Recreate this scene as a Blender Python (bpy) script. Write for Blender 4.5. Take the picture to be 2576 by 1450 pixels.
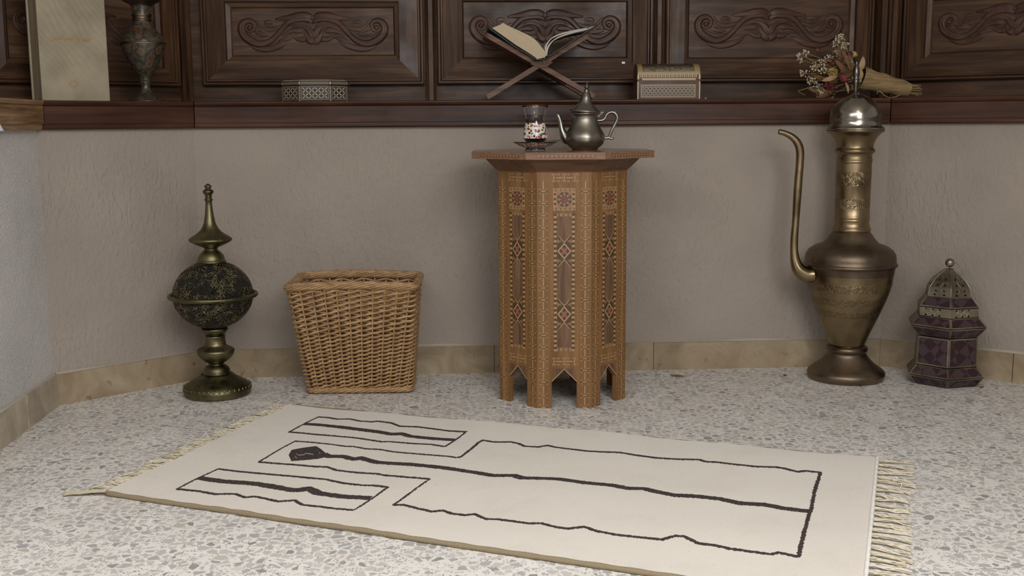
import bpy, math, random
from mathutils import Vector, Matrix
from mathutils.geometry import tessellate_polygon
random.seed(7)
SC = bpy.context.scene
for o in list(bpy.data.objects): bpy.data.objects.remove(o)
# ---------------------------------------------------------------- camera
FOC, HOR, ROLL, CH = 2765.0, 309.0, 0.0066, 0.648
PIT = math.atan((725 - HOR) / FOC)
cam_d = bpy.data.cameras.new('camera'); cam = bpy.data.objects.new('camera', cam_d)
SC.collection.objects.link(cam); SC.camera = cam
cam_d.sensor_width = 36; cam_d.lens = FOC / 2576 * 36; cam_d.clip_start = .02
cam.matrix_world = Matrix.Translation((0, 0, CH)) @ Matrix.Rotation(math.pi/2 - PIT, 4, 'X') @ Matrix.Rotation(-ROLL, 4, 'Z')
# ---------------------------------------------------------------- light
SC.view_settings.view_transform = 'Standard'; SC.view_settings.look = 'None'
SC.view_settings.gamma = 1; SC.view_settings.use_curve_mapping = False
SC.view_settings.exposure = 0.0
w = bpy.data.worlds.new('world'); SC.world = w; w.use_nodes = True
w.node_tree.nodes['Background'].inputs[0].default_value = (1, .97, .93, 1)
w.node_tree.nodes['Background'].inputs[1].default_value = .24
def area(name, loc, to, sx, sy, power, col):
    d = bpy.data.lights.new(name, 'AREA'); d.shape = 'RECTANGLE'; d.size = sx; d.size_y = sy
    d.energy = power; d.color = col
    o = bpy.data.objects.new(name, d); SC.collection.objects.link(o); o.location = loc
    o.rotation_euler = (Vector(to) - Vector(loc)).to_track_quat('-Z', 'Y').to_euler(); return o
area('window_daylight', (.7, -.6, 1.4), (-1.0, 1.9, .45), 1.1, 1.0, 27, (.95, .97, 1))
area('skylight', (.0, .6, 1.38), (.0, .62, 0), 2.2, .5, 36.5, (.99, .995, 1))
area('ceiling_lamp', (.5, -.2, 2.35), (.5, 1.6, .3), .25, .25, 5, (1, .72, .42))
# ---------------------------------------------------------------- photo geometry helpers
def ray(px, py):
    c, s = math.cos(ROLL), math.sin(ROLL); u = (px-1288)/FOC; v = -(py-725)/FOC
    x, y = u*c + v*s, -u*s + v*c
    return Vector((x, math.cos(PIT) + y*math.sin(PIT), -math.sin(PIT) + y*math.cos(PIT)))
EYE = Vector((0, 0, CH))
def fl(px, py, z=0.): r = ray(px, py); return EYE + r*((z-CH)/r.z)
def wy(px, py, Y): r = ray(px, py); return EYE + r*(Y/r.y)
class Frame:                       # an upright plane: origin, horizontal direction, normal towards the room
    def __init__(s, a, b, off=0):
        a = Vector((a[0], a[1], 0)); b = Vector((b[0], b[1], 0)); s.u = (b-a).normalized()
        s.n = Vector((s.u.y, -s.u.x, 0)); s.o = a + s.n*off; s.L = (b-a).length
    def p(s, t, z, d=0): return s.o + s.u*t + s.n*d + Vector((0, 0, z))
    def px(s, x, y, d=0):
        r = ray(x, y); o = s.o + s.n*d; t = (o-EYE).dot(s.n)/r.dot(s.n); q = EYE + r*t - o
        return q.dot(s.u), q.z
# ---------------------------------------------------------------- mesh helpers
def crom(pts, k=6, closed=False):
    out = []; n = len(pts); P = [list(p) for p in pts]
    for i in range(n if closed else n-1):
        g = (lambda j: P[j % n]) if closed else (lambda j: P[max(0, min(n-1, j))])
        a, b, c, d = g(i-1), g(i), g(i+1), g(i+2)
        for q in range(k):
            t = q/k
            out.append([.5*((2*b[m]) + (c[m]-a[m])*t + (2*a[m]-5*b[m]+4*c[m]-d[m])*t*t + (3*b[m]-a[m]-3*c[m]+d[m])*t**3) for m in range(len(a))])
    if not closed: out.append(P[-1])
    return out
class MB:
    def __init__(s): s.v = []; s.f = []; s.m = []; s.sm = []
    def add(s, vs, fs, mi=0, smooth=False):
        b = len(s.v); s.v += [Vector(q) for q in vs]
        for f in fs: s.f.append([b+i for i in f]); s.m.append(mi); s.sm.append(smooth)
        return s
    def box(s, x0, y0, z0, x1, y1, z1, mi=0):
        return s.prism([(x0, y0), (x1, y0), (x1, y1), (x0, y1)], z0, z1, mi)
    def prism(s, poly, z0, z1, mi=0, fn=None, smooth=False):
        n = len(poly); fn = fn or (lambda x, y, z: (x, y, z))
        vs = [fn(x, y, z0) for x, y in poly] + [fn(x, y, z1) for x, y in poly]
        fs = [[i, (i+1) % n, n+(i+1) % n, n+i] for i in range(n)]
        tri = tessellate_polygon([[Vector((x, y, 0)) for x, y in poly]])
        s.add(vs, fs, mi, smooth); s.add(vs, [[t[0], t[1], t[2]] for t in tri] + [[n+t[2], n+t[1], n+t[0]] for t in tri], mi); return s
    def tube(s, path, r, n=8, mi=0, closed=False, flat=1., up=None, cap=True, smooth=True, groove=0):
        P = [Vector(p) for p in path]; N = len(P); rr = r if hasattr(r, '__len__') else [r]*N
        vs = []; ref = Vector(up) if up else None; prev = None
        for i in range(N):
            a = P[(i-1) % N] if (closed or i) else P[0]; b = P[(i+1) % N] if (closed or i < N-1) else P[-1]
            t = (b-a); t = t.normalized() if t.length > 1e-9 else Vector((0, 0, 1))
            if ref: x = ref - t*ref.dot(t)
            else:
                x = (prev if prev else (Vector((0, 0, 1)) if abs(t.z) < .9 else Vector((1, 0, 0)))); x = x - t*x.dot(t)
            x.normalize(); prev = x; y = t.cross(x)
            for k in range(n):
                an = 2*math.pi*k/n; gq = 1-groove*(.5+.5*math.cos(6*an)); vs.append(P[i] + x*(math.cos(an)*rr[i]*flat*gq) + y*(math.sin(an)*rr[i]))
        fs = []
        for i in range(N if closed else N-1):
            for k in range(n):
                j = (i+1) % N; fs.append([i*n+k, i*n+(k+1) % n, j*n+(k+1) % n, j*n+k])
        s.add(vs, fs, mi, smooth)
        if not closed and cap: b = len(s.v)-len(vs); s.f += [[b+k for k in range(n)][::-1], [b+(N-1)*n+k for k in range(n)]]; s.m += [mi]*2; s.sm += [False]*2
        return s
    def lathe(s, prof, c, n=48, mi=0, fn=None, smooth=True, caps=True):   # prof: (r, z, [x shift])
        vs = []; fs = []
        for p in prof:
            for k in range(n):
                a = 2*math.pi*k/n; m = fn(a, p) if fn else 1
                vs.append((c[0] + p[0]*m*math.cos(a) + (p[2] if len(p) > 2 else 0), c[1] + p[0]*m*math.sin(a), p[1]))
        for i in range(len(prof)-1):
            for k in range(n): fs.append([i*n+k, i*n+(k+1) % n, (i+1)*n+(k+1) % n, (i+1)*n+k])
        s.add(vs, fs, mi, smooth)
        if caps:
            b = len(s.v)-len(vs)
            for q in (0, len(prof)-1):
                if prof[q][0] > 1e-4: s.f.append([b+q*n+k for k in range(n)]); s.m.append(mi); s.sm.append(False)
        return s
    def sphere(s, c, r, n=10, mi=0, sc=(1, 1, 1), R=None):
        m = max(4, n//2); vs = [(0, 0, 1)]; fs = []
        for i in range(1, m):
            th = math.pi*i/m
            for k in range(n): a = 2*math.pi*k/n; vs.append((math.sin(th)*math.cos(a), math.sin(th)*math.sin(a), math.cos(th)))
        vs.append((0, 0, -1)); last = len(vs)-1
        for k in range(n):
            fs.append([0, 1+k, 1+(k+1) % n]); fs.append([last, last-n+(k+1) % n, last-n+k])
            for i in range(m-2): fs.append([1+i*n+k, 1+(i+1)*n+k, 1+(i+1)*n+(k+1) % n, 1+i*n+(k+1) % n])
        o = []
        for q in vs:
            q = Vector((q[0]*sc[0]*r, q[1]*sc[1]*r, q[2]*sc[2]*r)); q = R @ q if R else q; o.append(q + Vector(c))
        return s.add(o, fs, mi, True)
    def xf(s, m): s.v = [m @ q for q in s.v]; return s
    def build(s, name, mats, parent=None, bevel=0, **tags):
        me = bpy.data.meshes.new(name); o = bpy.data.objects.new(name, me); SC.collection.objects.link(o)
        off = Vector((0, 0, 0)); q = parent
        while q: off += q.location; q = q.parent
        me.from_pydata([tuple(q - off) for q in s.v], [], s.f)
        for m in (mats if isinstance(mats, (list, tuple)) else [mats]): me.materials.append(m)
        me.polygons.foreach_set('material_index', s.m); me.polygons.foreach_set('use_smooth', s.sm)
        import bmesh
        b = bmesh.new(); b.from_mesh(me); bmesh.ops.recalc_face_normals(b, faces=b.faces); b.to_mesh(me); b.free()
        if bevel:
            q = o.modifiers.new('bevel', 'BEVEL'); q.width = bevel; q.segments = 2; q.limit_method = 'ANGLE'
        if parent: o.parent = parent
        for k, v in tags.items(): o[k] = v
        return o
def thing(name, label, cat, loc, group=None):
    o = bpy.data.objects.new(name, None); SC.collection.objects.link(o); o.location = loc; o.empty_display_size = .05
    o['label'] = label; o['category'] = cat
    if group: o['group'] = group
    return o
# ---------------------------------------------------------------- material helpers
def lin(r, g, b): return tuple(((c/255+.055)/1.055)**2.4 if c > 10 else c/255/12.92 for c in (r, g, b)) + (1,)
class Mat:
    def __init__(s, name, col=(128, 128, 128), rough=.6, metal=0, **kw):
        s.m = bpy.data.materials.new(name); s.m.use_nodes = True; s.t = s.m.node_tree; s.b = s.t.nodes['Principled BSDF']
        s.set('Base Color', lin(*col)); s.set('Roughness', rough); s.set('Metallic', metal)
        for k, v in kw.items(): s.set(k.replace('_', ' '), v)
        s.co = None
    def set(s, k, v):
        if isinstance(v, bpy.types.NodeSocket): s.t.links.new(v, s.b.inputs[k])
        else: s.b.inputs[k].default_value = v
    def n(s, typ, ins={}, **at):
        n = s.t.nodes.new(typ)
        for k, v in at.items(): setattr(n, k, v)
        for k, v in ins.items():
            if isinstance(v, bpy.types.NodeSocket): s.t.links.new(v, n.inputs[k])
            else: n.inputs[k].default_value = v
        return n
    def coord(s, scale=(1, 1, 1), rot=(0, 0, 0), loc=(0, 0, 0)):
        g = s.n('ShaderNodeNewGeometry').outputs['Position']
        if any(rot): g = s.n('ShaderNodeMapping', {0: g, 'Rotation': rot}).outputs[0]
        return s.n('ShaderNodeMapping', {0: g, 'Location': loc, 'Scale': scale}).outputs[0]
    def noise(s, vec, sc=5, det=4, rough=.5, dist=0):
        return s.n('ShaderNodeTexNoise', {'Vector': vec, 'Scale': sc, 'Detail': det, 'Roughness': rough, 'Distortion': dist}).outputs[0]
    def ramp(s, fac, stops, const=False):
        r = s.n('ShaderNodeValToRGB', {0: fac}); e = r.color_ramp.elements
        if const: r.color_ramp.interpolation = 'CONSTANT'
        while len(e) < len(stops): e.new(.5)
        for i, (p, c) in enumerate(stops): e[i].position = p; e[i].color = c if len(c) == 4 else lin(*c)
        return r.outputs[0]
    def mix(s, fac, a, b, mode='MIX'):
        n = s.n('ShaderNodeMix', {0: fac}, data_type='RGBA', blend_type=mode)
        for k, v in ((6, a), (7, b)):
            if isinstance(v, bpy.types.NodeSocket): s.t.links.new(v, n.inputs[k])
            else: n.inputs[k].default_value = v if len(v) == 4 else lin(*v)
        return n.outputs[2]
    def math(s, op, a, b=0.):
        n = s.n('ShaderNodeMath', operation=op)
        for k, v in ((0, a), (1, b)):
            if isinstance(v, bpy.types.NodeSocket): s.t.links.new(v, n.inputs[k])
            else: n.inputs[k].default_value = v
        return n.outputs[0]
    def bump(s, h, st=.3, dist=.002, prev=None):
        i = {'Height': h, 'Strength': st, 'Distance': dist}
        if prev: i['Normal'] = prev
        o = s.n('ShaderNodeBump', i).outputs[0]; s.set('Normal', o); return o
BW = lambda v: (v, v, v, 1)
def wood(name, axis, c0, c1, c2, rough=.38, sc=1., ring=1., rot=0):
    m = Mat(name, rough=rough); S = [14*sc]*3; S[axis] = 1.1*sc
    v = m.coord(tuple(S), rot=(0, 0, rot)); n1 = m.noise(v, 3, 6, .6, .6)
    S2 = [90*sc]*3; S2[axis] = 2.5*sc; n2 = m.noise(m.coord(tuple(S2), rot=(0, 0, rot)), 3, 3, .6)
    col = m.ramp(n1, [(.3, c0), (.5, c1), (.72, c2)]); col = m.mix(.35*ring, col, m.ramp(n2, [(.3, BW(.25)), (.7, BW(1))]), 'MULTIPLY')
    m.set('Base Color', col); m.set('Roughness', m.ramp(m.noise(m.coord((3, 3, 3)), 4), [(.3, BW(rough-.08)), (.7, BW(rough+.15))]))
    m.bump(n2, .25, .0008); m.set('Specular IOR Level', .32); return m.m
DW = ((50, 32, 20), (78, 53, 35), (112, 82, 56))
M_dv = wood('dark_walnut_vertical', 2, *DW); M_dh = wood('dark_walnut_horizontal', 0, *DW)
M_dcarve = wood('carved_walnut', 0, (56, 35, 26), (76, 50, 38), (98, 68, 50), .38)
def stucco(name, col, amp, fine, fd=.0015):
    m = Mat(name, col, .92)
    a = m.noise(m.coord((52, 52, 40)), 1.5, 2, .5, .6); a2 = m.noise(m.coord((90, 90, 30)), 1.5, 2, .5, .5); b = m.noise(m.coord((200, 200, 200)), 1.5, 3, .6)
    zone = m.ramp(m.noise(m.coord((3, 3, 3)), 1, 1), [(.45, BW(0)), (.58, BW(1))])
    big = m.noise(m.coord((2, 2, 2)), 2, 3)
    m.set('Base Color', m.mix(m.ramp(big, [(.35, BW(0)), (.7, BW(1))]), lin(*col), lin(*[c*.93 for c in col])))
    p = m.bump(a, amp, .0035); p = m.bump(m.math('MULTIPLY', m.ramp(a2, [(.5, BW(0)), (.68, BW(1))]), zone), amp*.55, .003, p); m.bump(b, fine, fd, p); return m.m
M_wall = stucco('stucco', (160, 149, 138), .75, .28)
M_wallL = stucco('stucco_rough_lit', (236, 232, 228), .8, 1.0, .009)  # west wall: the light it catches is put into this much paler colour
# terrazzo
m = Mat('terrazzo', rough=.4)
v = m.coord((1, 1, 1)); wv = m.n('ShaderNodeVectorMath', {0: v, 1: m.n('ShaderNodeVectorMath', {0: m.n('ShaderNodeTexNoise', {'Vector': v, 'Scale': 40.}).outputs[1], 1: (.006, .006, .006)}, operation='MULTIPLY').outputs[0]}, operation='ADD').outputs[0]
def chips(scale, thr, keep):
    e = m.n('ShaderNodeTexVoronoi', {'Vector': wv, 'Scale': scale, 'Randomness': 1.}, feature='DISTANCE_TO_EDGE', voronoi_dimensions='2D').outputs[0]
    c = m.n('ShaderNodeTexVoronoi', {'Vector': wv, 'Scale': scale, 'Randomness': 1.}, voronoi_dimensions='2D')
    s1 = m.n('ShaderNodeSeparateColor', {0: c.outputs['Color']}); r = s1.outputs[0]
    t = m.math('ADD', m.math('MULTIPLY', s1.outputs[1], .16), thr)
    mask = m.math('MULTIPLY', m.math('GREATER_THAN', e, t), m.math('GREATER_THAN', r, 1-keep))
    return mask, s1.outputs[2]
base = m.ramp(m.noise(v, 7, 4), [(.3, (216, 211, 204)), (.7, (228, 224, 218))])
k1, c1 = chips(185, .09, .5); k2, c2 = chips(60, .1, .74)
colr = lambda c: m.ramp(c, [(0, (144, 141, 138)), (.2, (168, 166, 163)), (.45, (182, 180, 177)), (.7, (194, 190, 184)), (.88, (184, 174, 163)), (.93, (204, 200, 194)), (1, (160, 160, 160))])
col = m.mix(k1, base, colr(c1)); col = m.mix(k2, col, colr(c2))
br = m.n('ShaderNodeTexBrick', {'Vector': m.coord((1, 1, 1), rot=(0, 0, math.radians(-4.1)), loc=(.503, .182, 0)), 'Scale': 1., 'Mortar Size': .0009, 'Mortar Smooth': .3, 'Brick Width': .243, 'Row Height': .236, 'Color1': BW(0), 'Color2': BW(0), 'Mortar': BW(1)}, offset=0.)
col = m.mix(m.math('MULTIPLY', br.outputs['Fac'], m.ramp(m.noise(v, 5, 3), [(.42, BW(.12)), (.65, BW(.6))])), col, (120, 104, 88)); m.set('Base Color', col)
m.set('Roughness', m.ramp(m.noise(v, 12), [(.3, BW(.34)), (.7, BW(.5))])); M_floor = m.m
# marble skirting
m = Mat('skirting_stone', rough=.55); v = m.coord((1, 1, 1))
col = m.ramp(m.noise(v, 9, 6, .65, .8), [(.3, (128, 110, 86)), (.5, (150, 132, 106)), (.75, (172, 157, 132))])
col = m.mix(m.ramp(m.noise(v, 46, 3), [(.66, BW(0)), (.74, BW(.6))]), col, (104, 82, 56)); m.set('Base Color', col); m.bump(m.noise(v, 30), .2, .002); M_skirt = m.m
m = Mat('skirting_stone_lit', rough=.55); v = m.coord((1, 1, 1)); m.set('Base Color', m.ramp(m.noise(v, 9, 6, .65, .8), [(.3, (150, 138, 118)), (.5, (176, 164, 144)), (.75, (196, 186, 168))])); m.bump(m.noise(v, 30), .2, .002); M_skirtW = m.m  # lighter copy of the skirting stone, west side's brighter light painted in
M_grout = Mat('white_grout', (176, 168, 152), .9).m
# ---------------------------------------------------------------- room shell
A, B, C = fl(149, 1021), fl(519, 952), fl(2212, 921)
A0 = fl(0, 1137); E1 = fl(2576, 967)
dL = (A0-A).normalized(); dR = (E1-C).normalized(); L0 = A + dL*3.4; R0 = C + dR*.62; R1 = R0 + Vector((.25, -1, 0)).normalized()*3.0
poly = [L0, A, B, C, R0, R1]
def offs(pl, d):                    # offset a polyline towards the room (positive) or away
    out = []
    for i, p in enumerate(pl):
        ns = []
        for a, b in ((i-1, i), (i, i+1)):
            if 0 <= a and b < len(pl): t = (pl[b]-pl[a]).normalized(); ns.append(Vector((t.y, -t.x, 0)))
        n = sum(ns, Vector((0, 0, 0))).normalized(); out.append(p + n*(d/n.dot(ns[0])))
    return out
AN = [math.atan2((poly[i+1]-poly[i]).y, (poly[i+1]-poly[i]).x) for i in range(5)]
M_shelves = [wood('sill_wood_worn', 0, (112, 82, 56), (150, 118, 84), (188, 158, 124), .42, 1., 1.6, -AN[0])]+[wood('sill_wood_%s' % n_, 0, (50, 29, 20), (72, 44, 31), (94, 62, 46), .3, .6, 1., -AN[k_]) for k_, n_ in ((1, 'northwest'), (2, 'north'), (3, 'northeast'), (4, 'east'))]
M_dhs = [wood('dark_walnut_%s' % n_, 0, *DW, .38, 1., 1., -AN[k_]) for k_, n_ in enumerate(('west', 'northwest', 'north', 'northeast', 'east'))]
wallp = offs(poly, -.010); ZS = .705; ZB = .639
back = offs(poly, -.34)
names = ['wall_west', 'wall_northwest', 'wall_north', 'wall_northeast', 'wall_east']
for i, nm in enumerate(names):
    a, b, c, d = wallp[i], wallp[i+1], back[i+1], back[i]
    top = ZB+.004
    q = MB().prism([(p.x, p.y) for p in (a, b, c, d)], -.02, top); q.build(nm, M_wallL if i == 0 else M_wall, kind='structure')
    bb = ['baseboard_west', 'baseboard_northwest', 'baseboard_north', 'baseboard_northeast', 'baseboard_east'][i]
    ht = .074; F = Frame(poly[i], poly[i+1]); mb = MB()
    seams = {0: [2.92, 3.2], 1: [], 2: [.42, .745, 1.03, 1.165], 3: [.33], 4: [1.2]}[i]
    seams = sorted([s for s in seams if s < F.L])
    for s0, s1 in zip([0]+seams, seams+[F.L]):
        e0 = .0008 if s0 else 0; e1 = .0008 if s1 < F.L else 0; j = random.uniform(-.0012, .0012)
        m0 = F.p(s0+e0, 0, j); m1 = F.p(s1-e1, 0, j); w0 = F.p(s0+e0, 0, -.03); w1 = F.p(s1-e1, 0, -.03)
        mb.prism([(p.x, p.y) for p in (m0, m1, w1, w0)], -.02, ht+j)
    # uneven smear of grout along the top
    N = 60; up = []; dn = []
    for k in range(N+1):
        t = F.L*k/N; h = .0002+.0034*max(0, math.sin(t*7+i*2)+.5*math.sin(t*23)-.35)
        up.append(F.p(t, ht+h+.001, -.0096)); dn.append(F.p(t, ht-.0005, -.0012))
    mb.add(up+dn, [[k, k+1, N+2+k, N+1+k] for k in range(N)], 1)
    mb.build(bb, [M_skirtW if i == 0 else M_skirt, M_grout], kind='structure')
fp = [(-2.2, -2.0), (3.0, -2.0), (3.0, 3.5), (-2.2, 3.5)]
MB().prism(fp, -.06, 0).build('floor', M_floor, kind='structure')
MB().prism(fp, 2.6, 2.68).build('ceiling', Mat('ceiling_plaster', (196, 190, 182), .9).m, kind='structure')
# ---------------------------------------------------------------- wooden sill in four lengths
sp = offs(poly, .014); sb = offs(poly, -.235)
prof = [(0, ZB-.0), (.004, ZB-.0), (.008, ZB+.004), (.008, ZB+.0125), (.012, ZB+.0135), (.0125, ZS-.0135), (.010, ZS-.012), (.0135, ZS-.010), (.017, ZS-.005), (.016, ZS-.0015), (.012, ZS), (-.2, ZS)]
for i in range(5):
    a, b = poly[i], poly[i+1]; mb = MB(); q = []
    for d, z in prof:
        o = offs(poly, d if d > 0 else d); g = .0012
        if d <= -.2: o = offs(poly, -.238)
        t = (o[i+1]-o[i]).normalized(); q.append((o[i]+t*g+Vector((0, 0, z)), o[i+1]-t*g+Vector((0, 0, z))))
    o = offs(poly, -.238); q.append((o[i]+Vector((0, 0, ZB)), o[i+1]+Vector((0, 0, ZB))))
    n = len(q); vs = [x for p in q for x in p]
    mb.add(vs, [[2*k, 2*k+1, 2*((k+1) % n)+1, 2*((k+1) % n)] for k in range(n)])
    for e in (0, 1):
        tri = tessellate_polygon([[Vector((d, z, 0)) for d, z in prof]+[Vector((-.238, ZB, 0))]])
        mb.add(vs, [[2*t[0]+e, 2*t[1]+e, 2*t[2]+e] for t in tri])
    mb.build('trim_%d' % (i+1), M_shelves[i], kind='structure')
# ---------------------------------------------------------------- carved wooden doors above the sill
STROKES = [
 ([(1270,140,30),(1180,112,42),(1050,118,44),(900,142,34),(690,162,14)], 1.),
 ([(1284,210,20),(1180,165,32),(1020,172,34),(900,215,32),(800,305,30),(690,430,30),(580,515,34),(430,555,42),(280,505,46),(170,410,44),(140,300,42),(185,215,36),(275,188,30),(345,235,26),(335,320,22),(265,350,20),(210,310,16),(235,262,8)], 1.25),
 ([(700,235,8),(620,205,22),(545,215,28),(540,250,20),(620,262,20),(700,252,8)], .8),
 ([(835,232,8),(740,290,22),(620,325,26),(520,318,24),(440,262,20),(380,195,18),(315,180,6)], .9),
 ([(610,372,8),(500,360,20),(420,300,20),(365,225,8)], .8),
 ([(640,402,8),(520,402,25),(400,382,26),(348,350,16)], .8),
 ([(650,442,8),(520,470,26),(380,472,30),(260,420,26),(210,350,10)], .8),
 ([(900,512,12),(780,562,34),(640,618,36),(480,640,34),(330,600,28),(215,515,8)], .8),
 ([(985,452,10),(880,470,26),(760,520,28),(640,570,10)], .8),
 ([(1160,478,34),(1060,482,30),(985,445,22),(880,425,20),(750,468,8)], .9),
 ([(1130,350,12),(1060,345,32),(950,350,28),(850,385,22),(740,458,8)], .9),
 ([(1284,330,10),(1230,272,22),(1130,228,22),(1020,222,20),(925,252,18),(850,312,8)], .9),
 ([(1288,470,34),(1262,400,44),(1205,322,34),(1120,272,24),(1010,266,22),(905,320,8)], 1.),
 ([(1290,515,40),(1232,495,44),(1180,430,30),(1140,365,10)], 1.),
 ([(1290,130,10),(1290,200,14),(1290,330,8)], .9)]
def carving(F, sc_, zc, half, d, tilt=0):
    mb = MB(); k = half/1190.
    for mir in (1, -1):
        for pts, hh in STROKES:
            P = crom([(p[0]-1290, 340-p[1], p[2]) for p in pts], 5); path = []; rr = []
            for x, y, r in P:
                path.append(F.p(sc_+mir*x*k, zc+y*k, d-.0012)); rr.append(max(r, 6)*k*1.6)
            base = len(mb.v); mb.tube(path, rr, 24, up=tuple(F.n), flat=.5*hh, groove=.22)
        mb.sphere(F.p(sc_+mir*(270-1290)*k, zc+(340-300)*k, d+.001), 44*k, 12, sc=(1, .55, 1))
    return mb
def ringprof(F, s0, z0, s1, z1, steps, mb, mi_h=0, mi_v=1):     # mitred frame from (inset, depth) steps
    for (i0, d0), (i1, d1) in zip(steps, steps[1:]):
        o = [(s0+i0, z0+i0), (s1-i0, z0+i0), (s1-i0, z1-i0), (s0+i0, z1-i0)]; n = [(s0+i1, z0+i1), (s1-i1, z0+i1), (s1-i1, z1-i1), (s0+i1, z1-i1)]
        for k in range(4):
            j = (k+1) % 4; mb.add([F.p(*o[k], d0), F.p(*o[j], d0), F.p(*n[j], d1), F.p(*n[k], d1)], [[0, 1, 2, 3]], mi_h if k % 2 == 0 else mi_v)
def door(num, F, s0, s1, z0, z1, inset, M_dh, pc=None, half=None):
    base = MB().add([F.p(s0-.03, ZS, -.012), F.p(s1+.03, ZS, -.012), F.p(s1+.03, 1.45, -.012), F.p(s0-.03, 1.45, -.012), F.p(s0-.03, ZS, -.03), F.p(s1+.03, ZS, -.03), F.p(s1+.03, 1.45, -.03), F.p(s0-.03, 1.45, -.03)],
        [[0, 1, 2, 3], [4, 5, 6, 7], [0, 1, 5, 4], [1, 2, 6, 5], [2, 3, 7, 6], [3, 0, 4, 7]])
    root = base.build('door_%d' % num, M_dh, kind='structure')
    fr = MB(); i = inset
    for lo, hi in ((z0, z1), (z1+.03, z1+.03+(z1-z0))):
        ringprof(F, s0, lo, s1, hi, [(0, -.012), (0, .010), (.003, .013), (.007, .013), (.009, .008), (.011, .011), (.014, .011), (.016, .006), (i-.016, .012), (i-.015, .0), (i-.004, -.003), (i, -.009)], fr)
    fr.build('door_frame', [M_dh, M_dv], root)
    pn = MB(); zz0, zz1 = z0+i, z1-i
    for lo in (zz0, z1+.03+i):
        hi = lo+(zz1-zz0); pn.add([F.p(s0+i, lo, -.008), F.p(s1-i, lo, -.008), F.p(s1-i, hi, -.008), F.p(s0+i, hi, -.008)], [[0, 1, 2, 3]])
    pn.build('door_panel', M_dh, root)
    pc = pc if pc is not None else (s0+s1)/2
    carving(F, pc, zz0+(zz1-zz0)*.53, half or (s1-s0-2*i)*.46, -.008).build('carved_scroll', M_dcarve, root)
    return root
FD = Frame(back[2], back[3], 0); FD = Frame(*[(p.x, p.y) for p in offs(poly, -.225)[2:4]])
def dpx(F, x0, x1, yb, yt, inset_px):
    s0, z0 = F.px(x0, yb); s1, _ = F.px(x1, yb); _, z1 = F.px((x0+x1)/2, yt); return s0, s1, z0, z1, inset_px*(s1-s0)/(x1-x0)
door(2, FD, *dpx(FD, 513, 1068, 216, -58, 76), M_dhs[2]); door(3, FD, *dpx(FD, 1102, 1640, 212, -64, 66), M_dhs[2]); door(4, FD, *dpx(FD, 1672, 2190, 207, -66, 60), M_dhs[2])
offp = offs(poly, -.225)
FR = Frame(*[(p.x, p.y) for p in offp[3:5]]); FLt = Frame(*[(p.x, p.y) for p in offp[1:3]]); FW = Frame(*[(p.x, p.y) for p in offp[0:2]])
s0, z0 = FR.px(2268, 205); door(5, FR, s0, s0+.56, z0, z0+.285, .075, M_dhs[3])
s1, z0 = FLt.px(452, 218); door(1, FLt, max(.02, s1-.5), s1, z0, z0+.285, .062, M_dhs[1])
s1, z0 = FW.px(60, 205); door(6, FW, s1-.62, s1-.02, z0, z0+.285, .06, M_dhs[0])
s1, z0 = FR.px(2268, 205)
# upright posts between the doors
def post(num, F, xa, xb, mat=M_dv, d=.006):
    a, _ = F.px(xa, 200); b, _ = F.px(xb, 200); wd = b-a; mb = MB()
    pr = [(0, -.02), (0, d*.3), (wd*.12, d*.8), (wd*.2, d*.3), (wd*.3, d), (wd*.7, d), (wd*.8, d*.3), (wd*.88, d*.8), (wd, d*.3), (wd, -.02)]
    n = len(pr); vs = [F.p(a+x, ZS, y) for x, y in pr]+[F.p(a+x, 1.45, y) for x, y in pr]
    mb.add(vs, [[k, (k+1) % n, n+(k+1) % n, n+k] for k in range(n)], 0, False); mb.build('trim_%d' % num, mat, kind='structure')
post(6, FD, 1072, 1098); post(7, FD, 1645, 1668); post(8, FD, 2196, 2228, d=.02); post(12, FD, 2222, 2262, d=.004); post(9, FLt, 458, 492, d=.012); post(10, FR, 2236, 2262, d=.012)
a, z = FD.px(1085, 227); mb = MB().tube([FD.p(a, z, -.011), FD.p(a, z, -.005), FD.p(a, z, -.003)], [.012, .012, .007], 14); mb.build('trim_11', Mat('wood_plug', (70, 54, 38), .6).m, kind='structure')
# ================================================================ helpers for turned objects
def turned(prof, cx, Y, x0, y0, k):
    """prof rows (crop y, half width[, centre x]) of a turned object at depth Y -> (radius, height, dx)"""
    out = []; bx = wy(cx, 700, Y).x
    for p in prof:
        yy = y0 + p[0]/k; q = wy(cx, yy, Y); r = p[1]/k * (q-EYE).length/FOC
        dx = (wy(x0 + p[2]/k, yy, Y).x - bx) if len(p) > 2 else 0
        out.append((r, q.z, dx))
    return out
# ---------------------------------------------------------------- inlaid octagonal table
TYF = 2.45
M_honey = wood('honey_walnut', 2, (116, 81, 47), (135, 97, 58), (150, 111, 70), .42, 1.6)
M_honey_h = wood('honey_walnut_across', 0, (84, 60, 44), (104, 76, 56), (120, 90, 68), .42, 1.6)
M_strip = wood('walnut_veneer', 2, (82, 60, 42), (110, 82, 60), (134, 104, 78), .42, 2.2)
M_light = Mat('lemonwood_inlay', (166, 134, 94), .4).m
M_mid = Mat('olive_inlay', (110, 82, 50), .45).m
M_dark = Mat('ebony_inlay', (70, 52, 30), .45).m
M_red = Mat('redwood_inlay', (140, 74, 58), .45).m
M_pink = Mat('rosewood_inlay', (140, 100, 76), .45).m
TM = [M_honey, M_light, M_mid, M_dark, M_red, M_pink, M_strip]
zt = lambda y: wy(1420, y, TYF).z
fl0, fr0 = wy(1351, 700, TYF).x, wy(1488, 700, TYF).x
TS = fr0-fl0; TAP = TS*1.2071; TX = (fl0+fr0)/2; TY = TYF + TAP
PXM = TS/137.
tt = thing('octagonal_table', 'tall octagonal wooden side table with inlaid panels and arched feet, holding glass and teapot', 'table', (TX, TY, 0))
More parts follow.
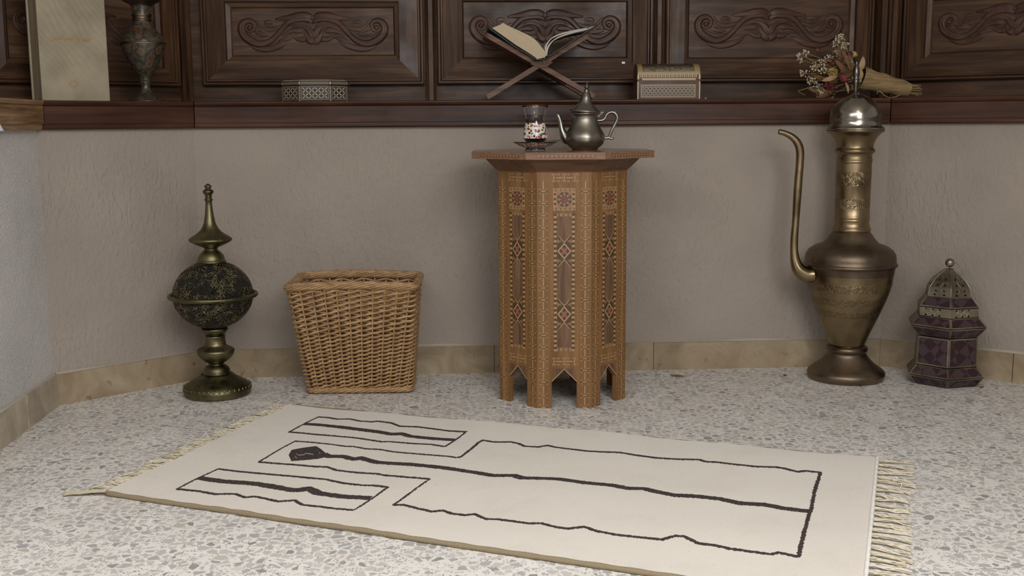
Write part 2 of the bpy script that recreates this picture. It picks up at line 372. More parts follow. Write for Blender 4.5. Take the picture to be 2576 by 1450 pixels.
ztop, zund = wy(1430, 383.5, TY-.2).z, wy(1430, 402, TY-.2).z
zneck, zneckt = zt(431), zund
arch_y, spring_y = zt(931), zt(962); lw = 32*PXM*1.0; hs = TS/2
def facefn(k, R=0.):
    a = -math.pi/2 + k*math.pi/4; n = Vector((math.cos(a), math.sin(a), 0)); u = Vector((-n.y, n.x, 0))
    return lambda x, z, d: Vector((TX, TY, 0)) + n*(TAP+d) + u*x + Vector((0, 0, z))
body = MB()
def tile(x0, z0, x1, z1, mi, d=.0003):
    for k in FACES:
        f = facefn(k); body.add([f(x0, z0, d), f(x1, z0, d), f(x1, z1, d), f(x0, z1, d)], [[0, 1, 2, 3]], mi)
def poly_t(pts, mi, d=.0005):
    for k in FACES:
        f = facefn(k); body.add([f(x, z, d) for x, z in pts], [list(range(len(pts)))], mi)
FACES = range(8)
zsplit = spring_y - .004
for k in FACES:
    f = facefn(k); g = lambda x, z, d, f=f: f(x, z, d)
    P = [(-hs, zsplit), (-lw, zsplit), (-lw, spring_y), (0, arch_y), (lw, spring_y), (lw, zsplit), (hs, zsplit), (hs, zneck+.001), (-hs, zneck+.001)]
    c = (TAP-.012)/TAP; n = len(P)
    vs = [f(x, z, 0) for x, z in P]+[f(x*c if abs(x) > lw+.001 else x, z, -.012) for x, z in P]
    tri = tessellate_polygon([[Vector((x, z, 0)) for x, z in P]])
    body.add(vs, [list(t) for t in tri]+[[n+t[2], n+t[1], n+t[0]] for t in tri]+[[i, (i+1) % n, n+(i+1) % n, n+i] for i in range(n) if P[i][1] < zneck and i not in (6, 8)], 0)
FACES = (0, 1, 2, 3, 5, 6, 7, 4)
rs = random.Random(3)
def hcol(uc, za, zb):           # column of H shaped inlay
    p = 30.4*PXM; z = za
    while z < zb-.004:
        e = min(z+p, zb)
        tile(uc-5*PXM, z-1.4*PXM, uc+5*PXM, z+1.4*PXM, 1)
        tile(uc-5*PXM, z-2.6*PXM, uc+5*PXM, z-1.4*PXM, 3)
        if e-z > p*.8: tile(uc-1.3*PXM, z+5*PXM, uc+1.3*PXM, z+p-5*PXM, 1); tile(uc-2.4*PXM, z+5*PXM, uc-1.3*PXM, z+p-5*PXM, 2); tile(uc+1.3*PXM, z+5*PXM, uc+2.4*PXM, z+p-5*PXM, 2)
        for sx in (-1, 1):
            for j, mi in ((-4.6, 1), (4.6, 1), (-2.6, 3), (2.6, 3), (12, 2), (15.5, 2), (19, 2)):
                if z+j*PXM < zb: tile(uc+sx*8.5*PXM-2.3*PXM, z+(j-1)*PXM, uc+sx*8.5*PXM+2.3*PXM, z+(j+1)*PXM, mi)
        z += p
def hrow(zc, xa, xb):
    p = 26*PXM; x = -math.floor(-xa/p)*p
    while x < xb+.001:
        if x-1.2*PXM > xa and x+1.2*PXM < xb: tile(x-1.2*PXM, zc-5*PXM, x+1.2*PXM, zc+5*PXM, 1)
        if x+p-3*PXM < xb: tile(x+4*PXM, zc-1.3*PXM, x+p-4*PXM, zc+1.3*PXM, 1); tile(x+4*PXM, zc-2.5*PXM, x+p-4*PXM, zc-1.4*PXM, 2)
        for sz in (-1, 1):
            for j in (-3.6, 3.6, 0, 9, 12.5, 16):
                if xa < x+j*PXM < xb: tile(x+(j-.9)*PXM, zc+sz*8.2*PXM-2.2*PXM, x+(j+.9)*PXM, zc+sz*8.2*PXM+2.2*PXM, (1, 2, 1)[int(abs(j)) % 3])
        x += p
def checker_v(xc, za, zb, wdt=3.6):
    z = za; i = 0
    seq = [(5.5, 1), (1.6, 2), (3.4, 3), (1.6, 2)]
    while z < zb-2*PXM:
        h, mi = seq[i % 4]; h *= PXM; tile(xc-wdt*PXM, z, xc+wdt*PXM, min(z+h-.0003, zb), mi, .00065); z += h; i += 1
def checker_h(zc, xa, xb, hh=4):
    x = xa; i = 0; seq = [(2.2, 1), (1.5, 2), (2., 5), (1.5, 3), (3., 1), (1.4, 2)]
    while x < xb-PXM:
        wd, mi = seq[i % 6]; wd *= PXM; tile(x, zc-hh*PXM, min(x+wd-.0002, xb), zc+hh*PXM, mi, .00065); x += wd; i += 1
cu = 52.5*PXM
hcol(-cu, zsplit+.004, zt(450)); hcol(cu, zsplit+.004, zt(450))
hrow(zt(447.5), -38*PXM, 38*PXM); hrow(zt(910), -30*PXM, 30*PXM)
for sx in (-1, 1):
    for xx in (-66.5, -38.5): tile(sx*xx*PXM-.0004, arch_y, sx*xx*PXM+.0004, zt(440), 2)
    checker_v(sx*22.6*PXM, zt(884), zt(537))
tile(-18*PXM, zt(874), 18*PXM, zt(546), 6)
checker_h(zt(541), -18*PXM, 18*PXM); checker_h(zt(880), -18*PXM, 18*PXM)
# star square
cz = zt(502); R = 27.5*PXM
for a_, b_, mi, dd in ((1., 1., 1, .0003), (.95, .95, 0, .0004)): poly_t([(-R*a_, cz-R*b_), (R*a_, cz-R*b_), (R*a_, cz+R*b_), (-R*a_, cz+R*b_)], mi, dd)
for e in (-1, 1):
    checker_h(cz+e*.85*R, -R*.92, R*.92, 2.8); checker_v(e*.85*R, cz-R*.72, cz+R*.72, 2.8)
poly_t([(-.72*R, cz-.72*R), (.72*R, cz-.72*R), (.72*R, cz+.72*R), (-.72*R, cz+.72*R)], 1, .0005)
poly_t([(-.68*R, cz-.68*R), (.68*R, cz-.68*R), (.68*R, cz+.68*R), (-.68*R, cz+.68*R)], 5, .0006)
poly_t([(.69*R*math.cos(i*math.pi/4+.3927), cz+.69*R*math.sin(i*math.pi/4+.3927)) for i in range(8)], 3, .0007)
for i in range(8):
    a = i*math.pi/4; c_, s_ = math.cos(a), math.sin(a); T = lambda x, y: (x*c_-y*s_, cz+x*s_+y*c_)
    poly_t([T(.25*R, 0), T(.45*R, -.15*R), T(.66*R, 0), T(.45*R, .15*R)], 5, .0009)
    poly_t([T(.05*R, 0), T(.16*R, -.09*R), T(.27*R, 0), T(.16*R, .09*R)], 4, .001)
    poly_t([T(.2*R, .083*R), T(.3*R, .03*R), T(.3*R, .2*R)], 6, .0008)
# two diamond motifs
for yc in (632, 791):
    cz = zt(yc); hx, hz = 17.8*PXM, 21.5*PXM; ez = 42*PXM
    for sg in (-1, 1):
        for sx in (-1, 1):
            poly_t([(0, cz+sg*hz), (sx*hx, cz), (sx*hx, cz+sg*ez)], 3, .0005)
            poly_t([(sx*.1*hx, cz+sg*hz), (sx*hx, cz+sg*(ez-.6*PXM)), (sx*hx, cz+sg*(ez+.6*PXM)), (sx*-.02*hx, cz+sg*(hz+1.2*PXM))], 1, .0006)
            poly_t([(sx*.45*hx, cz+sg*.93*hz), (sx*.45*hx, cz+sg*1.33*hz), (sx*.97*hx, cz+sg*1.2*hz), ], 0, .0007)
            poly_t([(sx*.97*hx, cz+sg*.85*hz), (sx*.62*hx, cz+sg*1.12*hz), (sx*.97*hx, cz+sg*1.5*hz)], 5, .0008)
    poly_t([(-hx, cz), (0, cz-hz), (hx, cz), (0, cz+hz)], 1, .0009); q = .76
    poly_t([(-hx*q, cz), (0, cz-hz*q), (hx*q, cz), (0, cz+hz*q)], 3, .0011)
    for i in range(4):
        ox, oz = [(1, 1), (-1, 1), (-1, -1), (1, -1)][i]; x, z = ox*.25*hx, cz+oz*.25*hz
        poly_t([(x+.23*hx, z), (x, z+.23*hz), (x-.23*hx, z), (x, z-.23*hz)], 4, .0013)
        poly_t([(x-ox*.2*hx, z), (x, z-oz*.2*hz), (x+ox*.05*hx, z+oz*.05*hz)], 5, .0014)
    poly_t([(.22*hx, cz), (0, cz+.22*hz), (-.22*hx, cz), (0, cz-.22*hz)], 5, .0016)
# spandrels above the arch
for sx in (-1, 1):
    poly_t([(sx*2*PXM, zt(928)), (sx*31*PXM, zt(928)), (sx*31*PXM, zt(955))], 6, .0005)
    poly_t([(sx*0, arch_y+.0003), (sx*lw, spring_y+.0003), (sx*lw, spring_y+.003), (sx*0, arch_y+.003)], 1, .0006)
    poly_t([(sx*0, arch_y+.003), (sx*lw, spring_y+.003), (sx*lw, spring_y+.0045), (sx*0, arch_y+.0045)], 2, .0006)
body.build('table_body', TM, tt)
for k in range(8):                 # eight feet, one at each corner
    body = MB(); f = facefn(k); g = facefn((k+1) % 8); c = (TAP-.012)/TAP; z0, z1 = 0.0, zsplit
    prof_ = [f(lw, 0, 0), f(hs, 0, 0), g(-lw, 0, 0), g(-lw, 0, -.012), f(hs*c, 0, -.012), f(lw, 0, -.012)]
    n = 6; vs = [Vector((p.x, p.y, z0)) for p in prof_]+[Vector((p.x, p.y, z1)) for p in prof_]
    body.add(vs, [[i, (i+1) % n, n+(i+1) % n, n+i] for i in range(n)]+[[0, 1, 4, 5], [1, 2, 3, 4], [6, 7, 10, 11], [7, 8, 9, 10]], 0)
    FACES = (k,); hcol(cu, .002, zsplit-.002); tile(lw+.0015, .001, lw+.0022, zsplit, 2)
    FACES = ((k+1) % 8,); hcol(-cu, .002, zsplit-.002); tile(-lw-.0022, .001, -lw-.0015, zsplit, 2)
    body.build('leg', TM, tt)
def octa(ap, z): R_ = ap/math.cos(math.pi/8); return [Vector((TX+R_*math.cos(math.pi/8+i*math.pi/4), TY+R_*math.sin(math.pi/8+i*math.pi/4), z)) for i in range(8)]
wtop = wy(1637, 385, TY).x-wy(1192, 385, TY).x; TA = wtop/2
nk = MB(); rows = [octa(TAP+.001, zneck-.002), octa(TAP+.003, zneck+.001), octa(TAP+.006, zneck+.003), octa(TA-.033, zund-.003), octa(TA-.03, zund)]
vs = [v for r_ in rows for v in r_]; nk.add(vs, [[i*8+k, i*8+(k+1) % 8, i*8+8+(k+1) % 8, i*8+8+k] for i in range(4) for k in range(8)]+[list(range(8)), list(range(32, 40))])
nk.build('table_neck', M_honey_h, tt)
tp = MB(); rows = [octa(TA-.001, zund), octa(TA, zund+.001), octa(TA, ztop-.001), octa(TA-.001, ztop)]
vs = [v for r_ in rows for v in r_]; tp.add(vs, [[i*8+k, i*8+(k+1) % 8, i*8+8+(k+1) % 8, i*8+8+k] for i in range(3) for k in range(8)]+[list(range(8)), list(range(24, 32))])
zc = (zund+ztop)/2; sT = TA*.4142
for k in range(8):
    a = -math.pi/2+k*math.pi/4; n_ = Vector((math.cos(a), math.sin(a), 0)); u_ = Vector((-n_.y, n_.x, 0)); f = lambda x, z, d: Vector((TX, TY, 0))+n_*(TA+d)+u_*x+Vector((0, 0, z))
    L_ = sT*.74; tp.add([f(-L_, zc-.0038, .0002), f(L_, zc-.0038, .0002), f(L_, zc+.0038, .0002), f(-L_, zc+.0038, .0002)], [[0, 1, 2, 3]], 2)
    N = 13
    for i in range(N):
        x = -L_+(i+.5)*2*L_/N; h = L_/N*.92
        tp.add([f(x-h, zc, .0004), f(x, zc-.0034, .0004), f(x+h, zc, .0004), f(x, zc+.0034, .0004)], [[0, 1, 2, 3]], 5)
        tp.add([f(x+h*.1+h, zc-.0034, .0004), f(x+h*.55+h, zc-.001, .0004), f(x-h*.35+h, zc-.001, .0004)], [[0, 1, 2]], 3)
m = Mat('polished_tabletop', rough=.25); m.set('Base Color', m.ramp(m.noise(m.coord((6, 60, 60)), 3, 5), [(.3, (110, 80, 60)), (.7, (138, 106, 84))])); m.set('Coat Weight', .6); m.set('Coat Roughness', .2)
tp.build('tabletop', [m.m, M_light, M_mid, M_dark, M_red, M_pink], tt)
# ---------------------------------------------------------------- metals
def metal(name, c0, c1, rough, nsc=8, bsc=60, bst=.15, fn=None):
    m = Mat(name, rough=rough, metal=1.); v = m.coord((1, 1, 1))
    m.set('Base Color', m.ramp(m.noise(v, nsc, 5, .6), [(.35, c0), (.65, c1)]))
    m.set('Roughness', m.ramp(m.noise(v, nsc*2, 4), [(.3, BW(max(.05, rough-.1))), (.7, BW(rough+.14))]))
    h = m.noise(v, bsc, 3); p = m.bump(h, bst, .001)
    if fn: fn(m, p)
    return m.m
M_brass = metal('aged_brass', (112, 96, 72), (156, 138, 108), .33)
M_brass_d = metal('dull_brass', (92, 80, 68), (130, 114, 96), .42)
def engraved(name, bands):          # bands of chased ornament between given heights
    def fn(m, p):
        v = m.coord((1, 1, 1)); z = m.n('ShaderNodeSeparateXYZ', {0: v}).outputs[2]; mask = None
        for z0, z1 in bands:
            q = m.math('LESS_THAN', m.math('ABSOLUTE', m.math('SUBTRACT', z, (z0+z1)/2)), abs(z1-z0)/2); mask = q if mask is None else m.math('ADD', mask, q)
        vo = m.n('ShaderNodeTexVoronoi', {'Vector': v, 'Scale': 70.}).outputs[0]
        rg_ = m.math('SINE', m.math('MULTIPLY', vo, 26.)); m.bump(m.math('MULTIPLY', mask, m.math('ADD', rg_, 2.)), .35, .0014, p)
        m.set('Base Color', m.mix(m.math('MULTIPLY', mask, m.ramp(rg_, [(.2, BW(.28)), (.6, BW(0))])), m.b.inputs['Base Color'].links[0].from_socket, lin(70, 58, 42)))
    return metal(name, (112, 96, 72), (156, 138, 108), .35, fn=fn)
M_tin = metal('tinned_lid', (146, 140, 130), (184, 176, 162), .22)
# ---------------------------------------------------------------- brass ewer
def place(Yc): return Yc
EX, EYY = 2137, 2.73
K, X0, Y0 = 1.8132, 1920, 200
bx = wy(EX, 700, EYY).x
ew = thing('brass_ewer', 'very tall brass ewer with domed silvery lid and long curved spout, standing on floor', 'ewer', (bx, EYY, 0))
foot = [(1394,150),(1385,160),(1372,163),(1362,163),(1352,157),(1340,143),(1325,122),(1310,106),(1296,95),(1284,86),(1272,81),(1268,83),(1262,87),(1254,88),(1246,86),(1241,80),(1236,74)]
P0 = turned(foot, EX, EYY, X0, Y0, K); zsh = P0[0][1]; ztp = turned([(-85, 1)], EX, EYY, X0, Y0, K)[0][1]; sc_e = lambda z: (z-zsh)*ztp/(ztp-zsh); P0 = [(r, sc_e(z), 0) for r, z, _ in P0]
MB().lathe(P0, (bx, EYY), 64).build('foot', M_brass_d, ew)
ZE = lambda y: sc_e(turned([(y, 1)], EX, EYY, X0, Y0, K)[0][1])
low = [(1236,74),(1200,86),(1150,106),(1100,127),(1050,147),(1000,165),(950,178),(905,184),(882,187),(874,189),(870,191),(866,198),(860,199),(855,195),(850,192)]
cxs = lambda rows: [(y, h, (392-(1394-y)*.0205-0) ) for y, h in rows]
def T(rows): return [(r, sc_e(z), 0) for r, z, _ in turned(rows, EX, EYY, X0, Y0, K)]
MB().lathe(T([r for r in low if r[0] >= 1100]), (bx, EYY), 64, caps=False).build('lower_body', M_brass, ew)
MB().lathe(T([r for r in low if 905 <= r[0] <= 1100]), (bx, EYY), 64, caps=False).build('engraved_body', engraved('engraved_brass', [(ZE(977), ZE(940)), (ZE(1038), ZE(1006)), (ZE(1096), ZE(1066))]), ew)
up = [(905,184),(882,187),(874,189),(870,191),(866,198),(860,199),(855,195),(850,192),(835,192),(815,189),(795,177),(782,160),(775,148),(766,122),(760,114),(750,106),(735,95),(720,85),(711,78)]
MB().lathe(T(up), (bx, EYY), 64, caps=False).build('shoulder', M_brass_d, ew)
nk_ = [(711,78),(707,81),(701,82),(695,81),(690,77),(676,74),(664,72),(659,75),(655,76),(651,73),(647,75),(643,77),(639,74),(600,73.5),(500,74.5),(420,75),(392,74),(388,76),(384,78),(380,74),(376,76),(372,77),(368,74),(349,75),(344,82),(338,86),(331,86),(325,81),(318,78),(300,80),(280,88),(264,99),(254,108),(248,118),(243,122),(237,122),(234,117)]
MB().lathe(T([r for r in nk_ if r[0] >= 600]), (bx, EYY), 48, caps=False).build('neck_ring', M_brass, ew)
MB().lathe(T([r for r in nk_ if 392 <= r[0] <= 600]), (bx, EYY), 48, caps=False).build('engraved_neck', engraved('engraved_brass_neck', [(ZE(495), ZE(432)), (ZE(602), ZE(556))]), ew)
MB().lathe(T([r for r in nk_ if r[0] <= 392]), (bx, EYY), 48, caps=False).build('mouth', M_brass, ew)
ld = [(236,121),(231,121),(226,117),(221,110),(215,106),(190,108),(165,107),(140,101),(122,91),(106,78),(94,64),(88,56),(86,50),(80,38),(74,26),(70,20),(64,17),(61,10)]
flute = lambda a, p: 1 + (.035*math.cos(14*a) if .75 > p[0]/.055 > .5 else 0)
lid = MB().lathe(T(ld), (bx, EYY), 84, fn=flute).build('lid', M_tin, ew)
fin = [(66,8),(50,9),(30,10),(20,13),(10,15),(4,11),(0,17),(-6,11),(-14,14),(-30,15),(-50,12),(-66,9),(-74,5),(-78,7),(-82,4),(-85,1)]
MB().lathe(T(fin), (bx-.003, EYY), 12).build('finial', metal('dark_silver', (88, 84, 80), (132, 126, 118), .3), lid)
sp_ = [(236,912,38),(205,914,36),(182,905,34),(160,885,30),(146,850,23),(140,800,18),(141,740,17),(146,680,16),(150,620,16.5),(155,540,18),(160,470,18),(166,400,17.5),(168,350,18),(164,318,18),(152,292,17),(132,271,15),(110,258,13),(90,250,12),(70,246,11)]
SY = EYY - .02; path = []; rr = []
for x, y, r in crom(sp_, 4): q = wy(X0+x/K, Y0+y/K, SY); path.append(Vector((q.x, q.y, sc_e(q.z)))); rr.append(r/K*SY/FOC*1.02)
MB().tube(path, rr, 20).build('spout', M_brass, ew)
q = T([(812, 190)])[0]
mb = MB(); mb.tube([(bx+.05, EYY+.085, q[1]+.02), (bx+.05, EYY+.1, q[1]+.12), (bx+.03, EYY+.09, q[1]+.27), (bx+.012, EYY+.045, q[1]+.33)], [.009, .008, .007, .007], 10); mb.build('handle', M_brass_d, ew)
# ---------------------------------------------------------------- incense burner
IX, IY = 534, 2.60; K, X0, Y0 = 2.4167, 380, 440; bi = wy(IX, 700, IY).x
ib = thing('incense_burner', 'green bronze incense burner with pierced round globe and tall pointed finial', 'incense burner', (bi, IY, 0))
M_bron = metal('green_bronze', (80, 76, 56), (126, 119, 88), .4, 20, 200, .2)
zs2 = turned([(1376, 175)], IX, IY, X0, Y0, K)[0][1]; zt2 = turned([(53, 1)], IX, IY, X0, Y0, K)[0][1]
def T2(rows): return [(r, (z-zs2)*zt2/(zt2-zs2), 0) for r, z, _ in turned(rows, IX, IY, X0, Y0, K)]
bs = MB().lathe(T2([(1376,172),(1368,184),(1358,191),(1350,189),(1344,194),(1330,196),(1316,190),(1300,172),(1284,148),(1270,124),(1256,103),(1248,96),(1243,90),(1246,82)]), (bi, IY), 64)
R_ = T2([(1328, 199)])[0]
for k in range(40):
    a = 2*math.pi*k/40; c0 = (bi+math.cos(a)*R_[0]*.96, IY+math.sin(a)*R_[0]*.96, R_[1]+.001); Rm = Matrix.Rotation(a, 3, 'Z')
    bs.sphere(c0, .0048, 8, 1, (.35, .7, 1.5), Rm)
bs.build('base', [M_bron, metal('bright_bronze', (92, 86, 60), (126, 118, 86), .4)], ib)
MB().lathe(T2([(1248,80),(1238,76),(1222,77),(1206,70),(1194,58),(1186,44),(1180,41),(1174,46),(1166,62),(1150,82),(1132,97),(1116,104),(1108,106),(1102,108),(1094,107),(1088,101),(1080,86),(1070,70),(1064,63),(1052,60),(1034,58),(1016,57),(1010,60),(1004,57),(1000,46)]), (bi, IY), 48).build('stem', M_bron, ib)
MB().lathe(T2([(1004,40),(998,56),(984,67),(972,74),(964,78),(958,76),(955,68)]), (bi, IY), 48).build('cup', M_bron, ib)
m = Mat('pierced_dark_metal', rough=.42, metal=.7); v = m.coord((1, 1, 1))
vo = m.n('ShaderNodeTexVoronoi', {'Vector': v, 'Scale': 170.}, feature='DISTANCE_TO_EDGE').outputs[0]
zone = m.ramp(m.noise(v, 30, 2), [(.42, BW(0)), (.5, BW(1))]); hole = m.math('GREATER_THAN', vo, .16)
m.set('Base Color', m.mix(m.math('MULTIPLY', zone, m.ramp(m.noise(v, 60, 2), [(.4, BW(.1)), (.6, BW(.9))])), lin(44, 43, 38), lin(120, 110, 80)))
m.set('Alpha', m.ramp(m.math('MULTIPLY', hole, zone), [(.4, BW(1)), (.6, BW(0))])); m.bump(m.n('ShaderNodeTexVoronoi', {'Vector': v, 'Scale': 340.}).outputs[0], 1., .003)
M_pierce = m.m
gz0, gz1 = T2([(958, 10)])[0][1], T2([(538, 10)])[0][1]; gr = T2([(750, 230)])[0][0]; gc = (gz0+gz1)/2
def cap(z0, z1):
    out = []; H_ = (gz1-gz0)/2
    for i in range(25):
        z = z0+(z1-z0)*i/24; out.append((gr*math.sqrt(max(0, 1-((z-gc)/(H_*1.012))**2)), z))
    return out
zr = T2([(758, 10)])[0][1]
for nm, a_, b_ in (('lower_globe', gz0, zr), ('upper_globe', zr, gz1)):
    MB().lathe(cap(a_, b_), (bi, IY), 64, caps=False, fn=lambda a, p: 1+.006*(abs(math.cos(5*a)) > .985)).build(nm, M_pierce, ib)
MB().lathe(cap(gz0+.01, gz1-.01), (bi, IY), 32, caps=False).xf(Matrix.Translation((bi, IY, gc)) @ Matrix.Scale(.93, 4) @ Matrix.Translation((-bi, -IY, -gc))).build('inner_lining', Mat('near_black_metal', (26, 25, 23), .8).m, ib)  # near-black shell just inside the globe, visible through the piercings
MB().tube([(bi+(gr*1.07)*math.cos(2*math.pi*k/64), IY+(gr*1.07)*math.sin(2*math.pi*k/64), zr+.002) for k in range(64)], .0052, 12, closed=True).build('ring', M_bron, ib)
MB().lathe(T2([(549,80),(545,85),(538,84),(534,78),(520,76),(506,72),(492,63),(480,52),(472,42),(464,38),(458,36)]), (bi, IY), 48).build('dome', M_bron, ib)
MB().lathe(T2([(470,34),(462,38),(456,40),(452,46),(444,66),(430,94),(418,115),(408,124),(402,125),(396,121),(386,108),(372,86),(356,66),(338,51),(318,41),(300,34),(260,27),(220,22),(190,19.5),(166,18),(162,21),(155,25),(149,22),(144,17),(139,18),(134,21),(128,18),(122,21),(114,28),(104,32),(96,29),(89,19),(84,13),(80,17),(74,22),(68,21),(60,12),(53,2)]), (bi, IY), 48).build('finial', M_bron, ib)
# ---------------------------------------------------------------- hexagonal lantern
LX, LY = 2377, 2.685; K, X0, Y0 = 3.815, 2240, 620; bl = wy(LX, 900, LY).x
ln = thing('lantern', 'hexagonal metal lantern with dark purple glass panes and pierced dome beside the tall ewer', 'lantern', (bl, LY, 0))
M_lmet = metal('pewter', (128, 121, 106), (172, 163, 144), .38)
m = Mat('purple_glass', (40, 24, 30), .22); v = m.coord((1, 1, 1))
ck = m.n('ShaderNodeTexChecker', {'Vector': m.coord((1, 1, 1), rot=(.3, .79, .6)), 'Scale': 42.}).outputs[1]
m.set('Base Color', m.mix(ck, lin(52, 32, 38), lin(68, 54, 56))); m.set('Specular IOR Level', .35); m.bump(m.noise(v, 120, 2), .3, .001); M_pane = m.m
LROT = math.radians(-90+6) - math.atan2(bl, LY)
def hexp(R_, z): return [Vector((bl+R_*math.cos(LROT+k*math.pi/3), LY+R_*math.sin(LROT+k*math.pi/3), z)) for k in range(6)]
def TL(y, hw): q = turned([(y, hw)], LX, LY, X0, Y0, K)[0]; return q[0]/.906, q[1]
FYo = .056                      # front edge sits nearer than the axis
def lev(y, hw):                 # level measured on the front edge
    R_ = TL(y, hw)[0]; q = wy(LX, Y0+y/K, LY-R_*.95); return R_, q.z
zl0 = lev(1335, 250)[1]
tiers = [('base_panel', (1335, 255), (1258, 318)), ('base_panel', (1252, 318), (1150, 258)), ('window_panel', (1140, 258), (865, 252)), ('roof_panel', (855, 252), (776, 322)), ('roof_panel', (768, 322), (672, 255)), ('roof_panel', (572, 255), (470, 192))]
def panel(nm, a, b, c, d, pane=True, inset=.0035):
    n_ = (b-a).cross(d-a).normalized()
    if n_.dot(Vector(((a+b)/2).to_tuple())-Vector((bl, LY, a.z))) < 0: n_ = -n_
    q = [a, b, c, d]; ctr = (a+b+c+d)/4; inn = []
    for i in range(4):
        e1 = (q[(i+1) % 4]-q[i]).normalized(); e2 = (q[i-1]-q[i]).normalized(); s_ = max(.3, e1.cross(e2).length); inn.append(q[i]+(e1+e2)*(inset/s_))
    g = MB().add([p+n_*.0002 for p in inn]+[p-n_*.001 for p in inn], [[0, 1, 2, 3], [7, 6, 5, 4]]+[[i, (i+1) % 4, 4+(i+1) % 4, 4+i] for i in range(4)]); 
    fr_ = MB(); vs = [p+n_*.0008 for p in q]+[p+n_*.0012 for p in inn]+[p-n_*.0008 for p in q]+[p-n_*.0008 for p in inn]
    fr_.add(vs, [[i, (i+1) % 4, 4+(i+1) % 4, 4+i] for i in range(4)]+[[4+i, 4+(i+1) % 4, 12+(i+1) % 4, 12+i] for i in range(4)]+[[i, (i+1) % 4, 8+(i+1) % 4, 8+i] for i in range(4)]+[[8+i, 8+(i+1) % 4, 12+(i+1) % 4, 12+i] for i in range(4)])
    f_ = fr_.build(nm, M_lmet, ln); g.build('pane', M_pane, f_)
for nm, t0, t1 in tiers:
    (r0, z0), (r1, z1) = lev(*t0), lev(*t1); h0, h1 = hexp(r0, z0-zl0), hexp(r1, z1-zl0)
    for k in range(6): panel(nm, h0[k], h0[(k+1) % 6], h1[(k+1) % 6], h1[k], inset=.0034 if nm == 'window_panel' else .0026)
def sheet_holes(mb, a, b, c, d, tris, th=.0008):      # flat sheet a b c d (ccw from outside) with triangular holes in uv
    P = lambda u, v_: (a*(1-u)+b*u)*(1-v_)+(d*(1-u)+c*u)*v_
    outer = [(0, 0), (1, 0), (1, 1), (0, 1)]; W_ = (b-a).length; H_ = (d-a).length
    loops = [[Vector((u*W_, v_*H_, 0)) for u, v_ in outer]]+[[Vector((u*W_, v_*H_, 0)) for u, v_ in t] for t in tris]
    flat = [p for l in loops for p in l]; n_ = (b-a).cross(d-a).normalized()
    pts = [P(p.x/W_, p.y/H_) for p in flat]; N = len(pts)
    tri = tessellate_polygon(loops)
    mb.add(pts+[p-n_*th for p in pts], [list(t) for t in tri]+[[N+t[2], N+t[1], N+t[0]] for t in tri])
    o = 0
    for l in loops:
        L_ = len(l); mb.add([pts[o+i] for i in range(L_)]+[pts[o+i]-n_*th for i in range(L_)], [[i, (i+1) % L_, L_+(i+1) % L_, L_+i] for i in range(L_)]); o += L_
band = MB(); (r0, z0), (r1, z1) = lev(664, 253), lev(580, 253); h0, h1 = hexp(r0, z0-zl0), hexp(r1, z1-zl0)
trs = []
for u in (.2, .42, .64): trs += [[(u-.045, .94), (u+.045, .94), (u, .7)], [(u-.045, .06), (u, .3), (u+.045, .06)]]
for k in range(6):
    sheet_holes(band, h0[k], h0[(k+1) % 6], h1[(k+1) % 6], h1[k], trs)
    for u in (.31, .53):
        cc = (h0[k]*(1-u)+h0[(k+1) % 6]*u+h1[k]*(1-u)+h1[(k+1) % 6]*u)/2; t_ = (h0[(k+1) % 6]-h0[k]).normalized()
        for rr_ in (.0085, .004): band.tube([cc+t_*(rr_*.8*math.cos(a))+Vector((0, 0, rr_*math.sin(a))) for a in [i*math.pi/8 for i in range(16)]], .0007, 5, closed=True)
band.build('pierced_band', M_lmet, ln)
dome = MB(); DP = [(468, 190), (430, 184), (375, 172), (315, 140), (260, 98), (215, 56), (188, 30)]; L = [lev(*p) for p in DP]
L = [(r_, z_) for r_, z_ in L]
HH = [hexp(r_, z_-zl0) for r_, z_ in L]
for i in range(6):
    for k in range(6):
        tr = [] if i in (4, 5) else [[(.24, .28), (.38, .28), (.32, .62)], [(.62, .28), (.76, .28), (.68, .62)]] if i != 0 else []
        if i == 0: tr = [[(.22, .4), (.36, .4), (.29, .9)], [(.64, .4), (.78, .4), (.71, .9)]]
        sheet_holes(dome, HH[i][k], HH[i][(k+1) % 6], HH[i+1][(k+1) % 6], HH[i+1][k], tr)
for k in range(6): dome.tube(crom([tuple(h[k]) for h in HH], 3), .0014, 6)
for k in range(6):
    for sx in (-1, 1):
        pth = []
        for i in range(1, 6):
            mid = HH[i][k]*.5+HH[i][(k+1) % 6]*.5; t_ = (HH[i][(k+1) % 6]-HH[i][k]); out_ = (mid-Vector((bl, LY, mid.z))).normalized()
            pth.append(tuple(mid+t_*(.13*math.sin(i*1.5)*sx)+out_*.0006))
        dome.tube(crom(pth, 5), .0008, 5)
dome.build('pierced_dome', M_lmet, ln)
zt_, rt_ = L[-1][1]-zl0, L[-1][0]
bq = wy(X0+540/K, Y0+150/K, LY-.01)
MB().sphere((bl, LY, zt_+.0145), 44/K*LY/FOC, 20).build('ball', M_lmet, ln)
MB().tube([(bl+.004+.015*math.cos(a), LY-.012, zt_+.004+.013*math.sin(a)) for a in [i*math.pi/12 for i in range(24)]], .0007, 6, closed=True).build('hanging_ring', M_lmet, ln)
